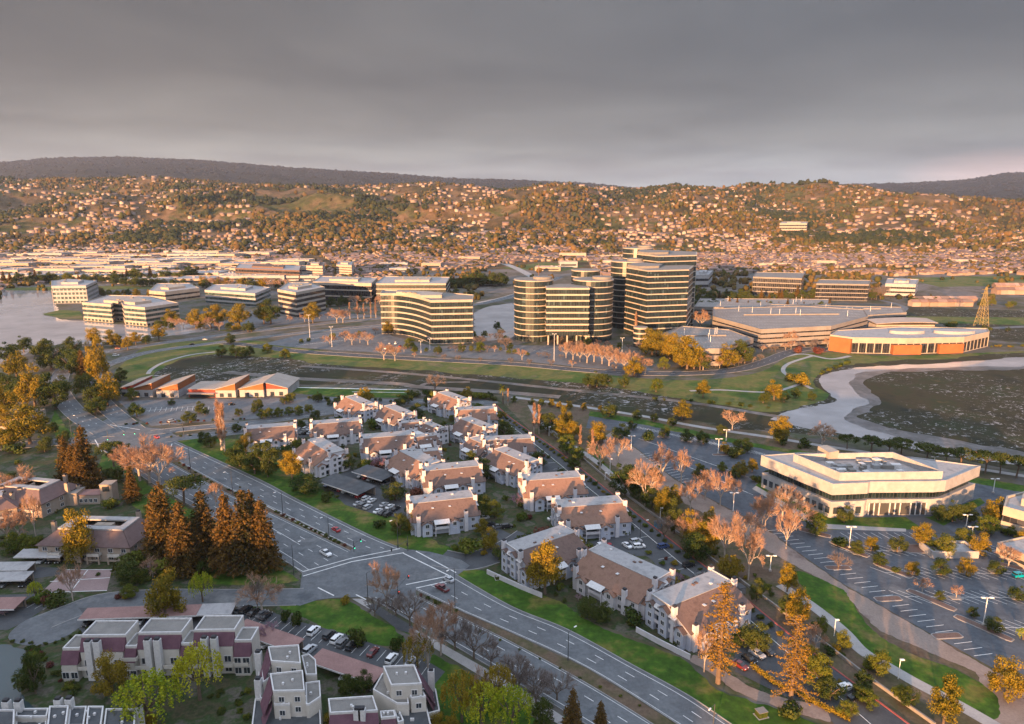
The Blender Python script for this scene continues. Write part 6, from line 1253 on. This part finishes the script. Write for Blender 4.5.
# unseen leaf clump screen, added behind the viewpoint to shade the near ground
P = []; S = []
for _ in range(5200):
    x = -640+ (575)*random.random()**.9; y = rv(-95, -45); top = SCREENH*(1+.10*mn.noise(Vector((x/22, 0, 3)))+.05*mn.noise(Vector((x/6, 0, 3))))*sst((-52-x)/40+.25)
    P.append((x, y, rv(.02, 1)*top)); q = rv(3, 5.2); S.append((q, q, q))
tag(batch('added_shade_screen', IV, IF, [0]*20, np.array(P), RNG.uniform(0, 6.28, len(P)), np.array(S), [M['wood']]), 'unseen tall leaf screen added behind the viewpoint to shade the near ground', 'trees', kind='stuff')
# ---------- labels: look + where it stands + which of its likes
LM = [(375, 575, 'the main crossroads'), (125, 440, 'the left crossroads'), (205, 395, 'the orange roofed school'), (563, 330, 'the round ended tower'), (660, 310, 'the tallest tower'), (868, 495, 'the white plant roofed office'), (150, 655, 'the purple mansard flats'),
      (100, 530, 'the mauve roofed flats'), (430, 320, 'the gold striped office'), (130, 315, 'the office in the lagoon'), (75, 290, 'the far lagoon office'), (700, 358, 'the nearest parking garage'), (790, 330, 'the largest parking garage'), (910, 345, 'the orange walled club'), (380, 685, 'the stepped flats'),
      (697, 625, 'the corner amber conifer house'), (622, 595, 'the russet bend townhouse'), (443, 523, 'the brown corner townhouse'), (350, 480, 'the dark carports'), (588, 525, 'the russet awning townhouse'), (400, 450, 'the middle brown townhouse'), (475, 430, 'the upper townhouses'), (275, 450, 'the leftmost townhouse'), (948, 552, 'the white service yard'),
      (983, 620, 'the lower lot lamp'), (1010, 555, 'the white annexe'), (700, 440, 'the upper car park'), (570, 430, 'the park path top'), (670, 500, 'the park strip middle'), (740, 560, 'the park strip bend'), (850, 630, 'the lower park lawn'), (950, 700, 'the gravel road end'), (780, 680, 'the small lower lot'), (40, 620, 'the cul de sac'), (30, 670, 'the pond'),
      (210, 530, 'the redwood grove'), (50, 370, 'the parkway bend'), (240, 348, 'the dark pond bushes'), (298, 305, 'the five storey office'), (240, 300, 'the long white office'), (345, 292, 'the portal office'), (350, 350, 'the campus car park'), (600, 380, 'the creek grass bank'), (770, 395, 'the creek mouth'), (150, 262, 'the warehouse district'), (480, 262, 'the open fields'), (780, 296, 'the far right offices'),
      (860, 455, 'the slough bank pines'), (560, 620, 'the highway lawn'), (500, 655, 'the lower highway'), (260, 500, 'the upper highway'), (40, 260, 'the left warehouses'), (250, 255, 'the right warehouses'), (640, 265, 'the plain behind the towers'), (900, 265, 'the right plain'), (400, 395, 'the creek green'), (330, 405, 'the school car park end'), (980, 475, 'the slough path'), (1000, 340, 'the marsh pylon'), (410, 480, 'the pale inner townhouses'), (545, 570, 'the golden tree townhouse'), (320, 640, 'the lawn parking row'), (470, 700, 'the yellow weeping trees')]
ORD = ['first', 'second', 'third', 'fourth', 'fifth', 'sixth', 'seventh', 'eighth', 'ninth', 'tenth', 'eleventh', 'twelfth', 'thirteenth', 'fourteenth', 'fifteenth', 'sixteenth', 'seventeenth', 'eighteenth', 'nineteenth', 'twentieth']
bucket = {}
for o in REG:
    l = o.location; px, py = proj(l.x, l.y, l.z)
    if o['label'].startswith('long low pale') or 'commercial' in o['label']: pass
    d, lx, ly, nm = min((math.hypot((a-px), (b-py)*1.6), a, b, c) for a, b, c in LM); dx, dy = px-lx, (py-ly)*1.6
    rel = 'beside' if d < 12 else ('right of' if dx > 0 else 'left of') if abs(dx) > abs(dy) else ('before' if dy > 0 else 'behind')
    bucket.setdefault((o['label'], rel, nm), []).append((px, py, o))
for (look, rel, nm), L in bucket.items():
    L.sort(key=lambda t: t[0]); n = len(L)
    for i, (px, py, o) in enumerate(L):
        s = f'{look} {rel} {nm}'
        if n == 2: s += ', the left one' if i == 0 else ', the right one'
        elif n > 2: s += ', leftmost of '+str(n) if i == 0 else ', rightmost of '+str(n) if i == n-1 else f', {ORD[i]} from left' if i < 20 else f', {ORD[min(19, n-1-i)]} from right'
        o['label'] = s
print('trees', NT, 'objects', len(bpy.data.objects))
# ---------- air
if HAZE:
    m = bpy.data.materials.new('haze'); m.use_nodes = True; nt = m.node_tree; nt.nodes.clear(); out = nt.nodes.new('ShaderNodeOutputMaterial'); v = nt.nodes.new('ShaderNodeVolumePrincipled'); v.inputs['Density'].default_value = HAZE; v.inputs['Color'].default_value = (.66, .76, .95, 1); v.inputs['Anisotropy'].default_value = .2
    nt.links.new(v.outputs[0], out.inputs['Volume']); o = MB().box(0, 7000, 419, 44000, 17600, 842).build('haze', m); tag(o, 'thin pale evening haze over the whole valley', 'haze', kind='stuff')
# ---------- sun, sky, camera
AZ, EL = R(25), R(6)
sd = Vector((math.sin(AZ)*math.cos(EL), math.cos(AZ)*math.cos(EL), -math.sin(EL)))
L_ = bpy.data.lights.new('sun', 'SUN'); L_.energy = 5; L_.angle = R(.6); L_.color = (1, .51, .22); lo = bpy.data.objects.new('sun', L_); C.objects.link(lo); lo.rotation_euler = sd.to_track_quat('-Z', 'Y').to_euler()
W_ = bpy.data.worlds.new('World'); SC.world = W_; W_.use_nodes = True; nt = W_.node_tree; bg = nt.nodes['Background']
sk = nt.nodes.new('ShaderNodeTexSky'); sk.sky_type = 'NISHITA'; sk.sun_disc = False; sk.sun_elevation = EL; sk.sun_rotation = R(205)
nt.links.new(sk.outputs[0], bg.inputs[0]); bg.inputs[1].default_value = .05
tc = nt.nodes.new('ShaderNodeTexCoord').outputs['Generated']; sx = nt.nodes.new('ShaderNodeSeparateXYZ'); nt.links.new(tc, sx.inputs[0])
def m2(op, a, b):
    q = nn(nt, 'ShaderNodeMath', operation=op)
    for s, v in ((q.inputs[0], a), (q.inputs[1], b)):
        if hasattr(v, 'links'): nt.links.new(v, s)
        else: s.default_value = v
    return q.outputs[0]
# an overcast deck seen from below: clouds are stretched by perspective towards the horizon
dz = m2('ADD', m2('MAXIMUM', sx.outputs[2], 0), .07); cb = nt.nodes.new('ShaderNodeCombineXYZ'); nt.links.new(m2('DIVIDE', sx.outputs[0], dz), cb.inputs[0]); nt.links.new(m2('DIVIDE', sx.outputs[1], dz), cb.inputs[1])
n1 = noise(nt, cb.outputs[0], .55, 5, .5, .3); n2 = noise(nt, cb.outputs[0], .16, 3, .5, .2)
zz_ = m2('ADD', sx.outputs[2], m2('MULTIPLY', m2('SUBTRACT', n2, .5), .10))
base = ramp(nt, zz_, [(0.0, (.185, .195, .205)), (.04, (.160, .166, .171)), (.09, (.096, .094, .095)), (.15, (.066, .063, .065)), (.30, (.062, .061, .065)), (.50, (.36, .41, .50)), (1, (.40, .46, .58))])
base = mixc(nt, 1.0, base, ramp(nt, n1, [(.34, (.76, .77, .80)), (.66, (1.20, 1.18, 1.15))]), 'MULTIPLY')
cool = ramp(nt, m2('ADD', m2('MULTIPLY', sx.outputs[0], .8), .5), [(.2, (1.03, 1.0, .96)), (.75, (.91, .985, 1.06))]); base = mixc(nt, 1.0, base, cool, 'MULTIPLY')
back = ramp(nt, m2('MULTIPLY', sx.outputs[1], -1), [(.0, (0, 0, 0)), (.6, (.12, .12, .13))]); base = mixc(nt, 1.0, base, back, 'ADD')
pd = m2('ADD', m2('POWER', m2('ABSOLUTE', m2('SUBTRACT', sx.outputs[0], .585), 0), 2), m2('POWER', m2('MULTIPLY', m2('ABSOLUTE', m2('SUBTRACT', sx.outputs[2], .036), 0), 4), 2))
pk = m2('MULTIPLY', m2('LESS_THAN', m2('MULTIPLY', sx.outputs[1], -1), 0), m2('MAXIMUM', m2('SUBTRACT', 1, m2('MULTIPLY', pd, 70)), 0)); pk = m2('MULTIPLY', pk, n1)
base = mixc(nt, 1.0, base, ramp(nt, pk, [(0, (0, 0, 0)), (.6, (.17, .075, .055))]), 'ADD')
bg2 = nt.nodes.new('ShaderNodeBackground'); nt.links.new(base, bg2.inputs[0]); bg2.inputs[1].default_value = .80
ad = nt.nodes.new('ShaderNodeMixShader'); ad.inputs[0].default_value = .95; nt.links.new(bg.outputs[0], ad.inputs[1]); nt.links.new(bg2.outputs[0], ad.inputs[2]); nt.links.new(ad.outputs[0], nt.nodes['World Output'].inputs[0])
SC.view_settings.view_transform = 'Standard'; SC.view_settings.look = 'None'; SC.view_settings.gamma = 1; SC.view_settings.use_curve_mapping = False; SC.view_settings.exposure = 1.74
cd = bpy.data.cameras.new('camera'); cam = bpy.data.objects.new('camera', cd); C.objects.link(cam); cam.location = (0, 0, H); cam.rotation_euler = (PI/2-PITCH, 0, 0)
cd.sensor_width = 36; cd.lens = F/1024*36; cd.clip_start = 1; cd.clip_end = 60000; SC.camera = cam
SC.render.engine = 'CYCLES'; cy_ = SC.cycles; cy_.max_bounces = 5; cy_.diffuse_bounces = 2; cy_.glossy_bounces = 3; cy_.transmission_bounces = 2; cy_.volume_bounces = 0; cy_.use_denoising = True
cy_.caustics_reflective = False; cy_.caustics_refractive = False; cy_.use_adaptive_sampling = True
